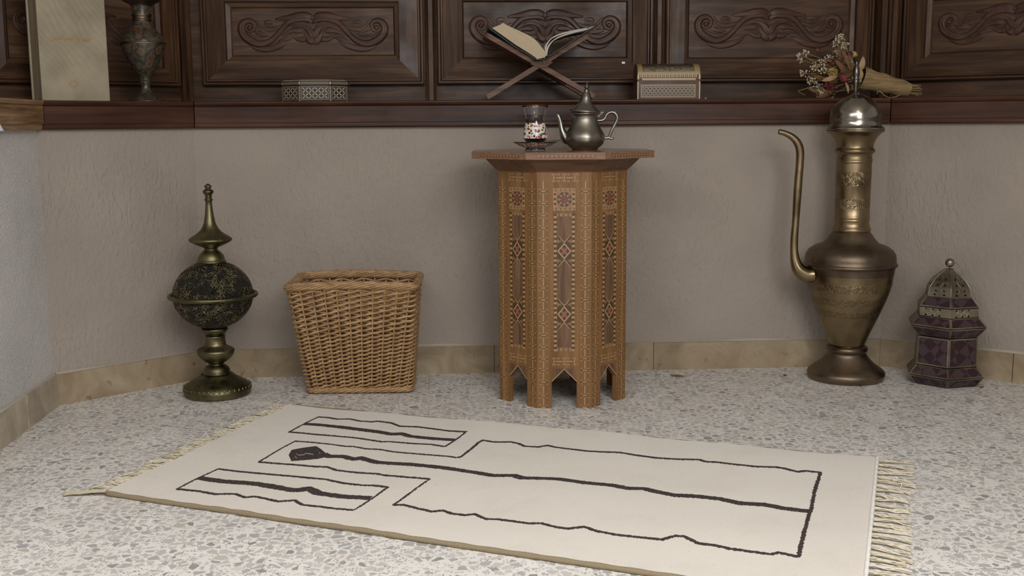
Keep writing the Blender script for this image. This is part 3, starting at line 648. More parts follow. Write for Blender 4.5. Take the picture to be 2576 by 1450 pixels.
# ---------------------------------------------------------------- wicker basket
m = Mat('willow', rough=.48); v = m.coord((1, 1, 1))
m.set('Base Color', m.ramp(m.noise(m.coord((30, 30, 130)), 1.2, 4, .6), [(.25, (116, 86, 54)), (.5, (158, 124, 84)), (.75, (190, 158, 116))])); M_wil = m.m
BF0, BF1 = fl(778, 992), fl(1032, 989)      # front bottom corners
bw = (BF1-BF0).length; bu = (BF1-BF0).normalized(); bn = Vector((-bu.y, bu.x, 0))
tl_, tr_ = wy(716, 712, BF0.y-.03), wy(1050, 708, BF0.y-.03)
BH = (tl_.z+tr_.z)/2
bk = thing('wicker_basket', 'empty tapered wicker basket of woven willow between incense burner and octagonal table', 'basket', (BF0+bu*bw/2+bn*.07))
cb = Vector(bk.location); BD0, BD1 = .125, .205; wt = (tr_-tl_).length*.965
skew = ((tl_+tr_)/2 - (BF0+bu*bw/2)).dot(bu)
def rrect(w_, d_, r_, t):           # perimeter parameter t in 0..1 of rounded rectangle
    a, b = w_-2*r_, d_-2*r_; L_ = 2*(a+b)+2*math.pi*r_; s_ = (t % 1)*L_
    for i, (len_, kind) in enumerate([(a, 0), (math.pi*r_/2, 1)]*1+[(b, 2), (math.pi*r_/2, 3), (a, 4), (math.pi*r_/2, 5), (b, 6), (math.pi*r_/2, 7)]):
        if s_ <= len_ or kind == 7: break
        s_ -= len_
    hx, hy = w_/2, d_/2
    if kind == 0: return -hx+r_+s_, -hy, 0, -1
    if kind == 2: return hx, -hy+r_+s_, 1, 0
    if kind == 4: return hx-r_-s_, hy, 0, 1
    if kind == 6: return -hx, hy-r_-s_, -1, 0
    c = {1: (hx-r_, -hy+r_, -90), 3: (hx-r_, hy-r_, 0), 5: (-hx+r_, hy-r_, 90), 7: (-hx+r_, -hy+r_, 180)}[kind]
    an = math.radians(c[2])+s_/r_; return c[0]+r_*math.cos(an), c[1]+r_*math.sin(an), math.cos(an), math.sin(an)
def bpt(t, h, out=0.):               # h 0..1 height
    e = h**.92; w_ = bw*(1-e)+wt*e; d_ = BD0*(1-e)+BD1*e; x, y, nx, ny = rrect(w_, d_, .014, t)
    x += nx*out+skew*e; y += ny*out + (BD0/2-.07)
    hz = BH*h + (.004*math.sin(t*12)*h)
    return cb + bu*x + bn*y + Vector((0, 0, hz))
NS = 34; mb = MB(); rb = random.Random(5)
rows = []; h = .05
while h < .93:
    big = h > .515; rows.append((h, .0031 if big else .0026)); h += .0222 if big else .0172
for ri, (h, r_) in enumerate(rows):
    path = []; N = NS*6
    for i in range(N):
        t = i/N; ph = (i/6+ri*1.0)*math.pi
        o = .0044*math.cos(ph); tilt = .0028*math.sin(ph/1.0)/BH
        path.append(bpt(t, h+tilt+rb.uniform(-.0009, .0009), o+rb.uniform(-.0003, .0003)))
    mb.tube(path, r_*rb.uniform(.94, 1.08), 6, closed=True)
mb.build('weave', M_wil, bk, kind=None) if False else mb.build('weave', M_wil, bk)
st = MB()
for i in range(NS): st.tube([bpt((i+.5)/NS, hh/10, 0) for hh in range(0, 11)], .0022, 6)
st.build('stakes', M_wil, bk)
def braid(hc, r0, rs_, n, turns, tall=1.):
    mb = MB(); N = 420
    for k in range(n):
        path = []
        for i in range(N):
            t = i/N; a = 2*math.pi*(k/n+turns*t); o = r0*math.cos(a); zz = r0*math.sin(a)*tall
            path.append(bpt(t, hc+zz/BH, o))
        mb.tube(path, rs_, 6, closed=True)
    return mb
braid(.962, .0078, .0032, 8, 6, .9).build('rim', M_wil, bk)
braid(.034, .0056, .0034, 5, 8, .8).build('foot_border', M_wil, bk)
fb = MB()
for i in range(34):
    x = -bw/2+.012+i*(bw-.024)/33; a = cb+bu*x+bn*(BD0/2-.07-BD0/2+.008)+Vector((0, 0, .012)); fb.tube([a, a+bn*(BD0-.016)], .0035, 6)
fb.build('bottom', M_wil, bk)
# ================================================================ tea glass, saucer, spoon, teapot on the table
ZT = ztop; K, X0, Y0 = 6.59, 1270, 180
def turned2(rows, cx, Y, zfix=None):
    o = turned(rows, cx, Y, X0, Y0, K); dz = (zfix-o[0][1]) if zfix is not None else 0; return [(r, z+dz, 0) for r, z, _ in o], dz
M_glass = Mat('clear_glass', (252, 252, 252), .02, **{'Transmission_Weight': 1., 'IOR': 1.42}).m
M_gold = Mat('gold_rim', (196, 156, 92), .25, 1.).m
def floral(name, sc_):
    m = Mat(name, rough=.25); v = m.coord((1, 1, 1)); vo = m.n('ShaderNodeTexVoronoi', {'Vector': v, 'Scale': sc_}); e = m.n('ShaderNodeTexVoronoi', {'Vector': v, 'Scale': sc_}, feature='DISTANCE_TO_EDGE').outputs[0]
    r = m.n('ShaderNodeSeparateColor', {0: vo.outputs['Color']})
    c = m.ramp(r.outputs[0], [(0, (150, 30, 38)), (.2, (40, 34, 26)), (.36, (84, 96, 60)), (.5, (226, 218, 206)), (.62, (214, 130, 100)), (.74, (120, 26, 36)), (.86, (206, 180, 84)), (.92, (60, 70, 48))], True)
    d = m.math('LESS_THAN', m.math('ADD', vo.outputs['Distance'], m.math('MULTIPLY', m.noise(v, sc_*3, 2), .5)), .76)
    m.set('Base Color', m.mix(d, (222, 216, 208), c)); m.set('Alpha', .97); return m.m
M_flor = floral('floral_enamel', 175.); M_flor2 = floral('floral_enamel_fine', 230.)
GX, GY = 1346.6, 2.545; gx = wy(GX, 376, GY).x
sau = thing('saucer', 'scalloped glass saucer with red floral pattern under the tea glass', 'saucer', (gx, GY, ZT))
scal = lambda a, p: 1+(.035*math.cos(10*a) if p[0] > .034 else 0)
R1 = [(.0225, ZT), (.0235, ZT+.001), (.0235, ZT+.004), (.0215, ZT+.0065), (.0215, ZT+.0075), (.026, ZT+.0085), (.034, ZT+.0115), (.042, ZT+.0165), (.0485, ZT+.0195), (.0488, ZT+.0205), (.042, ZT+.0182), (.034, ZT+.0132), (.026, ZT+.0105), (.0, ZT+.0098)]
MB().lathe(R1, (gx, GY), 80, fn=scal).build('saucer_dish', M_glass, sau)
R2 = [(.0245, ZT+.0078), (.0262, ZT+.0081), (.0342, ZT+.0111), (.0422, ZT+.0161), (.0472, ZT+.0186)]
MB().lathe(R2, (gx, GY), 80, fn=scal, caps=False).build('floral_band', M_flor2, sau)
gl = thing('tea_glass', 'small waisted tea glass half full of dark tea, gold rim and red floral lower half', 'glass', (gx, GY, ZT+.0105))
zg = ZT+.0105
og = [(1230, 95), (1200, 130), (1150, 165), (1115, 196), (1100, 203), (1050, 203), (1000, 195), (950, 182), (900, 172), (850, 163), (800, 160), (750, 165), (700, 176), (650, 190), (600, 205), (567, 215)]
G, dz = turned2(og, GX, GY); hz = G[-1][1]-zg; lo = G[0][1]
G = [(r, zg+(z-lo)*hz/(G[-1][1]-lo)) for r, z, _ in G]
inn = [(r-.0013, z+.0005) for r, z in G[1:]][::-1]
MB().lathe(G+[(G[-1][0]-.0007, G[-1][1]+.0005)]+inn+[(.001, inn[-1][1]-.002)], (gx, GY), 56).build('glass_body', M_glass, gl)
zz = lambda y: wy(GX, Y0+y/K, GY).z
pat = [(r+.00015, z) for r, z in G if zz(1112) <= z <= zz(826)]
MB().lathe(pat, (gx, GY), 56, caps=False).build('floral_band', M_flor, gl)
tea = [(r-.0022, z) for r, z in G[1:] if z <= zz(722)]; tea.append((tea[-1][0]+.0006, zz(718)))
m = Mat('black_tea', (52, 26, 14), .08); MB().lathe(tea, (gx, GY), 40).build('tea', m.m, gl)
MB().tube([(gx+(G[-1][0]-.0006)*math.cos(2*math.pi*k/48), GY+(G[-1][0]-.0006)*math.sin(2*math.pi*k/48), G[-1][1]+.0006) for k in range(48)], .0007, 6, closed=True).build('gold_rim', M_gold, gl)
M_silver = metal('silver', (150, 148, 142), (196, 192, 184), .25, 30, 300, .4)
spn = thing('teaspoon', 'small ornate silver teaspoon lying on the saucer, handle pointing right', 'spoon', (gx+.02, GY, ZT+.0195))
a0 = Vector((gx+.026, GY+.012, ZT+.0225)); a1 = Vector((gx+.064, GY+.03, ZT+.023)); P_ = [a0.lerp(a1, i/24) for i in range(25)]
MB().tube(P_, [.0011+.0008*abs(math.sin(i*.9))*(i > 9) for i in range(25)], 8).build('handle', M_silver, spn)
MB().sphere(a0-Vector((.007, .003, .0005)), .007, 14, sc=(1, .65, .22), R=Matrix.Rotation(.45, 3, 'Z')).build('bowl', M_silver, spn)
# ---------------------------------------------------------------- teapot
PX_, PY = 1471, 2.605; pxx = wy(PX_, 370, PY).x
M_pew = metal('teapot_pewter', (132, 128, 120), (164, 160, 150), .34, 12, 60, .1)
def sw(m, p):
    v = m.coord((1, 1, 1)); wv = m.n('ShaderNodeTexWave', {'Vector': v, 'Scale': 22., 'Distortion': 5., 'Detail': 1., 'Detail Scale': 1.2}, wave_type='RINGS').outputs[1]
    m.bump(m.ramp(wv, [(.0, BW(0)), (.06, BW(1)), (.12, BW(0))]), .1, .001, p)
M_pewe = metal('engraved_pewter', (132, 127, 117), (162, 156, 144), .34, 12, 60, .1, sw)
tpt = thing('teapot', 'pewter teapot with pointed conical lid, curved spout and looped handle on the octagonal table', 'teapot', (pxx, PY, ZT))
rows = [(1285, 192), (1278, 206), (1262, 214), (1250, 220), (1230, 252), (1190, 293), (1130, 318), (1080, 322), (1030, 312), (980, 288), (920, 256), (860, 229), (800, 211), (750, 207), (720, 214), (700, 224), (690, 232), (680, 234), (674, 228)]
B_, dz = turned2(rows, PX_, PY, ZT)
MB().lathe(B_, (pxx, PY), 64, fn=lambda a, p: 1+.022*abs(math.cos(4*a))*(1 if p[1] < ZT+.05 else 0)).build('body', M_pewe, tpt)
rows = [(676, 226), (664, 246), (655, 252), (645, 253), (635, 248), (622, 232), (600, 205), (570, 176), (540, 146), (522, 120), (510, 112), (480, 98), (430, 86), (402, 80), (392, 76), (350, 60), (322, 46), (310, 42), (298, 44), (290, 45), (282, 36), (265, 24), (255, 22)]
L_, _ = turned2(rows, PX_, PY); L_ = [(r, z+dz) for r, z, _ in L_]
til = Matrix.Translation((pxx, PY, L_[0][1])) @ Matrix.Rotation(math.radians(4.2), 4, 'Y') @ Matrix.Translation((-pxx, -PY, -L_[0][1]))
ldp = MB().lathe(L_, (pxx, PY), 56).xf(til).build('lid', M_pew, tpt)
rows = [(256, 30), (250, 44), (244, 45), (236, 40), (225, 38), (205, 30), (190, 18), (184, 8), (180, 7), (174, 13), (168, 13), (162, 6), (158, 5), (152, 9), (147, 8), (142, 2)]
F_, _ = turned2(rows, PX_, PY); MB().lathe([(r, z+dz) for r, z, _ in F_], (pxx, PY), 24).xf(til).build('finial', M_pew, ldp)
def path2(rows, Y, sc_=1.): 
    o = []; r = []
    for x, y, w_ in crom(rows, 5): q = wy(X0+x/K, Y0+y/K, Y); o.append(Vector((q.x, q.y, q.z+dz))); r.append(w_/K*Y/FOC*sc_)
    return o, r
o, r = path2([(852, 692, 17), (880, 712, 32), (905, 770, 36), (925, 850, 38), (940, 930, 46), (970, 1010, 62), (1010, 1080, 84), (1060, 1120, 90)], PY); MB().tube(o, r, 20).build('spout', M_pew, tpt)
hm = MB(); o, r = path2([(1500, 797, 22), (1560, 798, 24), (1620, 792, 26), (1660, 760, 24), (1685, 705, 24), (1730, 668, 24), (1790, 660, 26), (1840, 690, 28), (1865, 740, 28), (1855, 800, 26), (1820, 870, 24), (1780, 950, 24), (1745, 1030, 22), (1722, 1085, 20)], PY); hm.tube(o, r, 12)
o, r = path2([(1600, 1085, 26), (1660, 1090, 22), (1720, 1085, 22), (1760, 1096, 20), (1790, 1094, 18), (1802, 1078, 10)], PY); hm.tube(o, r, 12)
o, r = path2([(1820, 680, 24), (1835, 650, 16), (1845, 618, 4)], PY); hm.tube(o, r, 10); hm.build('handle', M_pew, tpt)
o, r = path2([(1540, 664, 16), (1590, 664, 14), (1640, 660, 12), (1652, 658, 5)], PY); mb = MB().tube(o, r, 8); o, r = path2([(1545, 740, 22), (1580, 700, 14), (1625, 672, 8)], PY); mb.tube(o, r, 8); mb.build('hinge', M_pew, tpt)
# ================================================================ things on the sill
def petal(mb, F, cx, cz, a, L_, w_, d, mi):
    pts = [(math.cos(t)*L_, math.sin(t)*w_*(1-(math.cos(t))**2*.0)) for t in [i*math.pi/5 for i in range(10)]]
    pts = [(x, y*(1-abs(x/L_)**1.5)) for x, y in pts]; c_, s_ = math.cos(a), math.sin(a)
    mb.add([F(cx+x*c_-y*s_, cz+x*s_+y*c_, d) for x, y in pts], [list(range(10))], mi)
def lattice(mb, F, x0, z0, x1, z1, cell, mi, mj, d=.0004):
    nx = max(1, round((x1-x0)/cell)); nz = max(1, round((z1-z0)/cell)); cx, cz = (x1-x0)/nx, (z1-z0)/nz; h = math.hypot(cx, cz)/2
    for i in range(nx):
        for j in range(nz):
            X, Z = x0+(i+.5)*cx, z0+(j+.5)*cz
            for sx, sz in ((1, 1), (-1, 1)): 
                for q in (-.5, .5): petal(mb, F, X+q*sx*cx*.5*1.0, Z+q*sz*cz*.5*1.0, math.atan2(sz*cz, sx*cx), h*.49, h*.17, d, mi)
    for i in range(nx+1):
        for j in range(nz+1):
            if 0 < i < nx or 0 < j < nz: 
                X, Z = x0+i*cx, z0+j*cz; r_ = cell*.09
                if 0 < i < nx and 0 < j < nz: mb.add([F(X-r_, Z, d), F(X, Z-r_, d), F(X+r_, Z, d), F(X, Z+r_, d)], [[0, 1, 2, 3]], mj)
M_box = wood('box_rosewood', 0, (48, 28, 20), (74, 46, 32), (96, 62, 44), .3)
M_pearl = Mat('mother_of_pearl', (186, 176, 154), .25, **{'Coat_Weight': .5}).m
M_pearl_g = Mat('grey_shell', (112, 108, 98), .3).m
M_boxd = Mat('dark_inlay_ground', (62, 50, 38), .4).m
def flatface(p0, p1):
    p0 = Vector(p0); p1 = Vector(p1); u_ = (p1-p0).normalized(); n_ = Vector((u_.y, -u_.x, 0)); return (lambda x, z, d: p0+u_*x+n_*d+Vector((0, 0, z))), (p1-p0).length
# octagonal inlaid box
yb = 2.90; f0, f1 = wy(460+1080/3.68, 250, 2.862), wy(460+1368/3.68, 250, 2.862); e0, e1 = wy(712.5, 250, 2.91), wy(874.5, 250, 2.905)
zb0, zb1 = ZS, wy(793, 200, 2.87).z
oct_ = [(f0.x, 2.862), (f1.x, 2.864), (e1.x, 2.900), (e1.x, 2.945), (f1.x, 2.975), (f0.x, 2.973), (e0.x, 2.943), (e0.x, 2.900)]
cxb = (e0.x+e1.x)/2
ob = thing('inlaid_box', 'low octagonal wooden box inlaid with mother of pearl stars, standing left on sill', 'box', (cxb, 2.918, ZS))
mb = MB().prism(oct_, zb0, zb0+(zb1-zb0)*.74, 0); H1 = (zb1-zb0)*.74; lidb = MB().prism([(x+(x-cxb)*.004, y) for x, y in oct_], zb0+H1+.0006, zb1-.0035, 0)
for k in range(8):
    a, b = oct_[k], oct_[(k+1) % 8]; F_, L_ = flatface((a[0], a[1], zb0), (b[0], b[1], zb0)); e = .004
    mb.add([F_(e, .004, .0002), F_(L_-e, .004, .0002), F_(L_-e, H1-.002, .0002), F_(e, H1-.002, .0002)], [[0, 1, 2, 3]], 2)
    mb.add([F_(e+.003, .007, .0003), F_(L_-e-.003, .007, .0003), F_(L_-e-.003, H1-.005, .0003), F_(e+.003, H1-.005, .0003)], [[0, 1, 2, 3]], 3)
    lattice(mb, F_, e+.0035, .0075, L_-e-.0035, H1-.0055, .0165, 1, 2, .0005)
    for i in range(9):
        z = .002+i*(H1-.004)/9
        for xx in (0, L_-.0022): mb.add([F_(xx, z, .0004), F_(xx+.0022, z, .0004), F_(xx+.0022, z+H1/16, .0004), F_(xx, z+H1/16, .0004)], [[0, 1, 2, 3]], 1)
    z0_, z1_ = H1+.002, zb1-zb0-.006; lidb.add([F_(e, z0_, .0005), F_(L_-e, z0_, .0005), F_(L_-e, z1_, .0005), F_(e, z1_, .0005)], [[0, 1, 2, 3]], 2)
    for xx in (0, L_-.0022): lidb.add([F_(xx, z0_, .0006), F_(xx+.0022, z0_, .0006), F_(xx+.0022, z1_, .0006), F_(xx, z1_, .0006)], [[0, 1, 2, 3]], 1)
n = 8; r0 = [Vector((x, y, zb1-.0035)) for x, y in oct_]; r1 = [Vector((cxb+(x-cxb)*.9, 2.918+(y-2.918)*.85, zb1-.0005)) for x, y in oct_]; r2 = [Vector((cxb+(x-cxb)*.5, 2.918+(y-2.918)*.5, zb1+.001)) for x, y in oct_]
lidb.add(r0+r1+r2, [[i, (i+1) % n, n+(i+1) % n, n+i] for i in range(n)]+[[n+i, n+(i+1) % n, 2*n+(i+1) % n, 2*n+i] for i in range(n)]+[list(range(16, 24))], 1)
MT = [M_box, M_pearl, M_pearl_g, M_boxd]
mb.build('box_body', MT, ob); lidb.build('lid', MT, ob)
# barrel lidded casket
c0, c1 = wy(1603, 249, 2.87), wy(1761, 246, 2.872); CW = (c1-c0).length; zc0 = ZS; zc1 = wy(1682, 161, 2.91).z; HB = (zc1-zc0)*.49; HL = zc1-zc0-HB
ck_ = thing('casket', 'small wooden casket with domed lid and geometric gold inlay, beside the book stand', 'box', ((c0.x+c1.x)/2, 2.915, ZS))
F_, L_ = flatface((c0.x, 2.87, zc0), (c1.x, 2.872, zc0)); DP_ = .09
M_strw = Mat('straw_inlay', (168, 142, 98), .3).m; M_shell = metal('shell_inlay', (128, 120, 104), (190, 182, 164), .35, 160, 260, .8)
M_bone = Mat('bone_inlay', (196, 174, 132), .35).m; M_cbox = wood('casket_walnut', 0, (70, 44, 28), (96, 62, 40), (116, 78, 52), .32)
CT = [M_cbox, M_strw, Mat('gold_ground', (150, 126, 84), .35).m, M_boxd, M_bone, M_shell]
mb = MB(); q = lambda x, y, z: F_(x, z, -y)
mb.prism([(0, 0), (L_, 0), (L_, DP_), (0, DP_)], 0, HB+.004, 0, fn=q)
R4 = lambda M_, x0, z0, x1, z1, mi, d: M_.add([F_(x0, z0, d), F_(x1, z0, d), F_(x1, z1, d), F_(x0, z1, d)], [[0, 1, 2, 3]], mi)
R4(mb, .009, .005, L_-.012, HB*.84, 2, .0003); R4(mb, .0125, .0085, L_-.0155, HB*.76, 3, .0004); lattice(mb, F_, .013, .009, L_-.016, HB*.75, .0105, 1, 1, .0006)
for x in (0, L_-.003): R4(mb, x, 0, x+.003, HB, 4, .0004)
mb.build('casket_body', CT, ck_)
lb = MB(); N = 16; arc = []
for i in range(N+1):
    a = math.pi*i/N; arc.append((-math.cos(a)*DP_/2+DP_/2, HB+HL*.38+HL*.62*math.sin(a)**.8))
pr = [(0, HB+.0048)]+arc+[(DP_, HB+.0048)]
def lidstrip(x0, x1, mi, d, i0, i1):
    vs = []
    for y, z in arc[i0:i1+1]: vs += [F_(x0, z+d*.8, -y+d), F_(x1, z+d*.8, -y+d)]
    lb.add(vs, [[2*i, 2*i+1, 2*i+3, 2*i+2] for i in range(i1-i0)], mi, True)
lb.prism(pr, 0, L_, 0, fn=lambda y, z, x: F_(x, z, -y))
R4(lb, .001, HB+.006, L_-.001, HB+HL*.2, 0, .0003); R4(lb, .012, HB+HL*.08, L_-.012, HB+HL*.2, 1, .0005)
R4(lb, 0, HB+.006, .004, HB+HL*.38, 4, .0007); R4(lb, L_-.004, HB+.006, L_, HB+HL*.38, 4, .0007)
for i in range(30):
    x = .006+i*(L_-.014)/30; R4(lb, x, HB+HL*.24, x+(L_-.012)/30*.7, HB+HL*.42, 1 if i % 2 else 2, .0006)
lidstrip(.001, L_-.001, 2, .0006, 0, 16); lidstrip(.014, L_-.016, 3, .001, 1, 14); lidstrip(.0155, L_-.0175, 5, .0013, 1, 13)
lb.build('lid', CT, ck_)
# ---------------------------------------------------------------- folding book stand and open book
KS, XS, YS = 6.59, 1200, 40; BY = 2.855; BD = .125
M_stw = wood('stand_wood', 0, (84, 60, 46), (114, 84, 66), (140, 108, 86), .5, 1.5)
def sx(x, y, Y=BY): q = wy(XS+x/KS, YS+y/KS, Y); return Vector((q.x, 0, q.z))
bx0 = sx(1060, 790); bs_ = thing('book_stand', 'folding wooden X shaped book stand on sill holding the open book', 'book stand', (bx0.x, BY+BD/2, ZS))
YAW = Matrix.Translation((bx0.x, BY, 0)) @ Matrix.Rotation(math.radians(3), 4, 'Z') @ Matrix.Translation((-bx0.x, -BY, 0))
def board(nm, p_top, p_bot, p_x, th, flip):
    top, bot = sx(*p_top), sx(*p_bot); bot.z = max(bot.z, ZS+.004); u_ = (bot-top).normalized(); n_ = Vector((-u_.z, 0, u_.x)); L_ = (bot-top).length; cr = (sx(*p_x)-top).dot(u_)
    mb = MB(); D = BD; G = lambda t, y, d: top+u_*t+n_*d+Vector((0, BY+y, 0))
    r_ = .016; up_ = [(t, y) for t, y in [(r_, 0)]+[(r_*(1-math.sin(a)), r_*(1-math.cos(a))) for a in [i*math.pi/12 for i in range(1, 7)]]+[(0, D-r_)]+[(r_*(1-math.cos(a)), D-r_*(1-math.sin(a))) for a in [i*math.pi/12 for i in range(1, 7)]]]
    low = [(cr, D), (L_, D), (L_, D-.026), (L_-(L_-cr)*.45, D-.028), (L_-(L_-cr)*.5, D-.045), (L_-(L_-cr)*.72, D/2+.008), (L_-(L_-cr)*.76, D/2), (L_-(L_-cr)*.72, D/2-.008), (L_-(L_-cr)*.5, .045), (L_-(L_-cr)*.45, .028), (L_, .026), (L_, 0), (cr, 0)]
    mb.prism(up_+low, -th/2, th/2, 0, fn=G); mb.xf(YAW); return mb
b1 = board('a', (1890, 290), (170, 1350), (1060, 800), .0125, 0); b2 = board('b', (130, 300), (1950, 1335), (1060, 800), .0125, 1)
b1.build('board', M_stw, bs_, bevel=.0015); b2.build('board', M_stw, bs_, bevel=.0015)
kn = MB(); kp = [(880, 800), (1050, 735), (1200, 740), (1260, 770), (1120, 870), (1010, 850)]
kn.prism([(sx(x, y).x, sx(x, y).z) for x, y in kp], BY-.002, BY+BD, 0, fn=lambda x, z, y: (x, y, z)); kn.xf(YAW).build('hinge_joint', M_stw, bs_)
bkk = thing('open_book', 'thick open book with dark green cover lying on the wooden X stand', 'book', (bx0.x, BY+.07, sx(1060, 720).z))
M_page = Mat('page_edges', (196, 178, 148), .8); v = M_page.coord((1, 1, 1)); nn = M_page.noise(M_page.coord((5, 3, 300), rot=(0, -.57, 0)), 2, 2); M_page.set('Base Color', M_page.mix(M_page.ramp(nn, [(.4, BW(0)), (.7, BW(.35))]), lin(198, 180, 150), lin(158, 138, 108))); M_page = M_page.m
M_sheet = Mat('white_sheet', (222, 218, 208), .7).m; M_cov = Mat('dark_green_cover', (34, 36, 34), .35).m
PG, Y0b, Y1b = .17, BY-.012, BY+.16-.012
def P2(l): return [(sx(x, y).x, sx(x, y).z) for x, y in l]
E2 = lambda x, z, y: (x, y, z)
blk = crom([(430, 128), (560, 195), (720, 268), (860, 335), (940, 385), (1010, 455), (1070, 530), (1115, 590), (1150, 640)], 3)+[(1140, 665), (1115, 692), (1060, 708), (985, 722), (955, 690), (850, 620), (640, 490), (420, 335), (245, 212), (300, 190), (370, 160)]
MB().prism(P2(blk), Y0b, Y1b, 0, fn=E2).xf(YAW).build('page_block', [M_page], bkk)
def sheet(mb, pts, th, y0, y1, mi=0):
    c = crom(pts, 6); up_ = []; dn = []
    for i, p in enumerate(c):
        a = c[max(0, i-1)]; b = c[min(len(c)-1, i+1)]; dx, dy = b[0]-a[0], b[1]-a[1]; L_ = math.hypot(dx, dy) or 1; up_.append((p[0]-dy/L_*th/2, p[1]+dx/L_*th/2)); dn.append((p[0]+dy/L_*th/2, p[1]-dx/L_*th/2))
    q_ = P2(up_+dn); n = len(c); vs = [(x, y0, z) for x, z in q_]+[(x, y1, z) for x, z in q_]; N = 2*n; fs = []
    for i in range(n-1): fs += [[i, i+1, n+i+1, n+i], [N+i, N+n+i, N+n+i+1, N+i+1], [i, N+i, N+i+1, i+1], [n+i, n+i+1, N+n+i+1, N+n+i]]
    fs += [[0, n, N+n, N], [n-1, N+n-1, N+2*n-1, 2*n-1]]; mb.add(vs, fs, mi, True)
pgs = MB(); sheet(pgs, [(1140, 660), (1135, 560), (1160, 470), (1210, 400), (1270, 350), (1400, 295), (1560, 255), (1700, 228), (1815, 208)], 10, Y0b, Y1b)
sheet(pgs, [(1150, 665), (1160, 580), (1190, 500), (1250, 420), (1340, 360), (1480, 305), (1640, 262), (1790, 232), (1925, 178)], 12, Y0b+.001, Y1b-.001)
pgs.xf(YAW).build('loose_pages', M_sheet, bkk)
cv = MB(); sheet(cv, [(178, 200), (420, 375), (640, 530), (850, 650), (965, 735)], 26, Y0b-.004, Y1b+.004); sheet(cv, [(965, 735), (1060, 728), (1150, 712), (1195, 640)], 22, Y0b-.004, Y1b+.004); sheet(cv, [(1150, 702), (1250, 635), (1500, 470), (1750, 305), (1985, 158)], 30, Y0b-.004, Y1b+.004)
cv.xf(YAW).build('cover', M_cov, bkk)
MB().tube([YAW @ Vector((sx(x, y).x, Y0b-.003, sx(x, y).z)) for x, y in ((1120, 690), (1105, 720), (1100, 760), (1106, 800))], .0006, 5).build('ribbon', Mat('pale_ribbon', (150, 148, 104), .7).m, bkk)
# ---------------------------------------------------------------- tall cream book on the left
a0 = wy(276, 250, 2.665); a1 = Vector((a0.x-.112, a0.y-.116, 0)); a0 = Vector((a0.x, a0.y, 0))
tb = thing('tall_book', 'large upright cream book wrapped in wrinkled clear film with gold Arabic title', 'book', ((a0.x+a1.x)/2, (a0.y+a1.y)/2+.02, ZS))
F_, L_ = flatface((a1.x, a1.y, ZS), (a0.x, a0.y, ZS)); TK, HT = .056, .31
q = lambda x, y, z: F_(x, z, -y)
m = Mat('cream_cover', (156, 146, 124), .4); m.set('Base Color', m.ramp(m.noise(m.coord((1, 1, 1)), 14, 5), [(.35, (146, 135, 113)), (.65, (166, 155, 131))]))
g_ = m.coord((1, 1, 1)); dt = m.n('ShaderNodeVectorMath', {0: g_, 1: (.52, .52, .68)}, operation='DOT_PRODUCT').outputs[1]
wr = m.math('SINE', m.math('ADD', m.math('MULTIPLY', dt, 520.), m.math('MULTIPLY', m.noise(g_, 6, 2), 50.))); sz = m.n('ShaderNodeSeparateXYZ', {0: g_}).outputs[2]
zn = m.ramp(m.math('ADD', m.math('MULTIPLY', m.noise(g_, 13, 1), .22), sz), [(.86, BW(.05)), (.93, BW(1))])
m.bump(m.math('MULTIPLY', wr, zn), .1, .003); m.set('Coat Weight', .5); m.set('Coat Roughness', .2); M_crm = m.m
m = Mat('old_pages', (140, 126, 100), .8); m.set('Base Color', m.ramp(m.noise(m.coord((300, 300, 4)), 1, 2), [(.35, (112, 98, 76)), (.65, (152, 138, 112))])); M_oldp = m.m
cvm = MB(); cvm.prism([(0, 0), (L_, 0), (L_, .003), (0, .003)], 0, HT, 0, fn=q); cvm.prism([(0, TK-.003), (L_, TK-.003), (L_, TK), (0, TK)], 0, HT, 0, fn=q)
cvm.prism([(L_, .0005)]+[(L_+.006*math.sin(i*math.pi/8), TK/2-math.cos(i*math.pi/8)*TK/2) for i in range(9)]+[(L_, TK)], 0, HT, 0, fn=q)
cvm.build('cover', M_crm, tb, bevel=.0012)
MB().prism([(.004, .003), (L_, .003), (L_, TK-.003), (.004, TK-.003)], .003, HT-.003, 0, fn=q).build('page_block', M_oldp, tb)
def text(body, F, x, z, size, d, mat, name, parent, th=.0002, shear=0):
    c = bpy.data.curves.new(name, 'FONT'); c.body = body; c.size = size; c.extrude = th; c.align_x = 'CENTER'; c.align_y = 'CENTER'; c.shear = shear
    o = bpy.data.objects.new(name, c); SC.collection.objects.link(o); bpy.context.view_layer.update()
    me = bpy.data.meshes.new_from_object(o.evaluated_get(bpy.context.evaluated_depsgraph_get())); bpy.data.objects.remove(o)
    mb = MB(); mb.add([F(x+p.co.x, z+p.co.y, d+p.co.z) for p in me.vertices], [list(p.vertices) for p in me.polygons]); return mb
M_gilt = Mat('gold_lettering', (198, 162, 104), .35, .6).m
zv = wy(190, 95, 2.6).z-ZS
tl1 = text('\uFEE6\uFEF4\uFEA4\uFEDF\uFE8E\uFEBC\uFEDF\uFE8D \uFE9D\uFE8E\uFEEC\uFEE8\uFEE3', F_, L_*.47, zv, .0155, .0006, M_gilt, 't', tb)
tl1.build('title_lettering', M_gilt, tb, label='gold Arabic title lettering')
for zc_, n_, w_ in ((zv-.021, 17, .1), (zv-.06, 9, .045)):
    em = MB()
    for i in range(n_): x = L_*.47-w_/2+i*w_/n_; em.add([F_(x, zc_, .0004), F_(x+w_/n_*.6, zc_+.001, .0004), F_(x+w_/n_*.5, zc_+.0028, .0004), F_(x+.0006, zc_+.0016, .0004)], [[0, 1, 2, 3]])
    em.build('stamped_line', M_crm, tb)
em = MB()
for k in range(12): a = k*math.pi/6; petal(em, F_, L_*.47+.009*math.cos(a), zv-.105+.007*math.sin(a), a, .0035, .0014, .0004, 0)
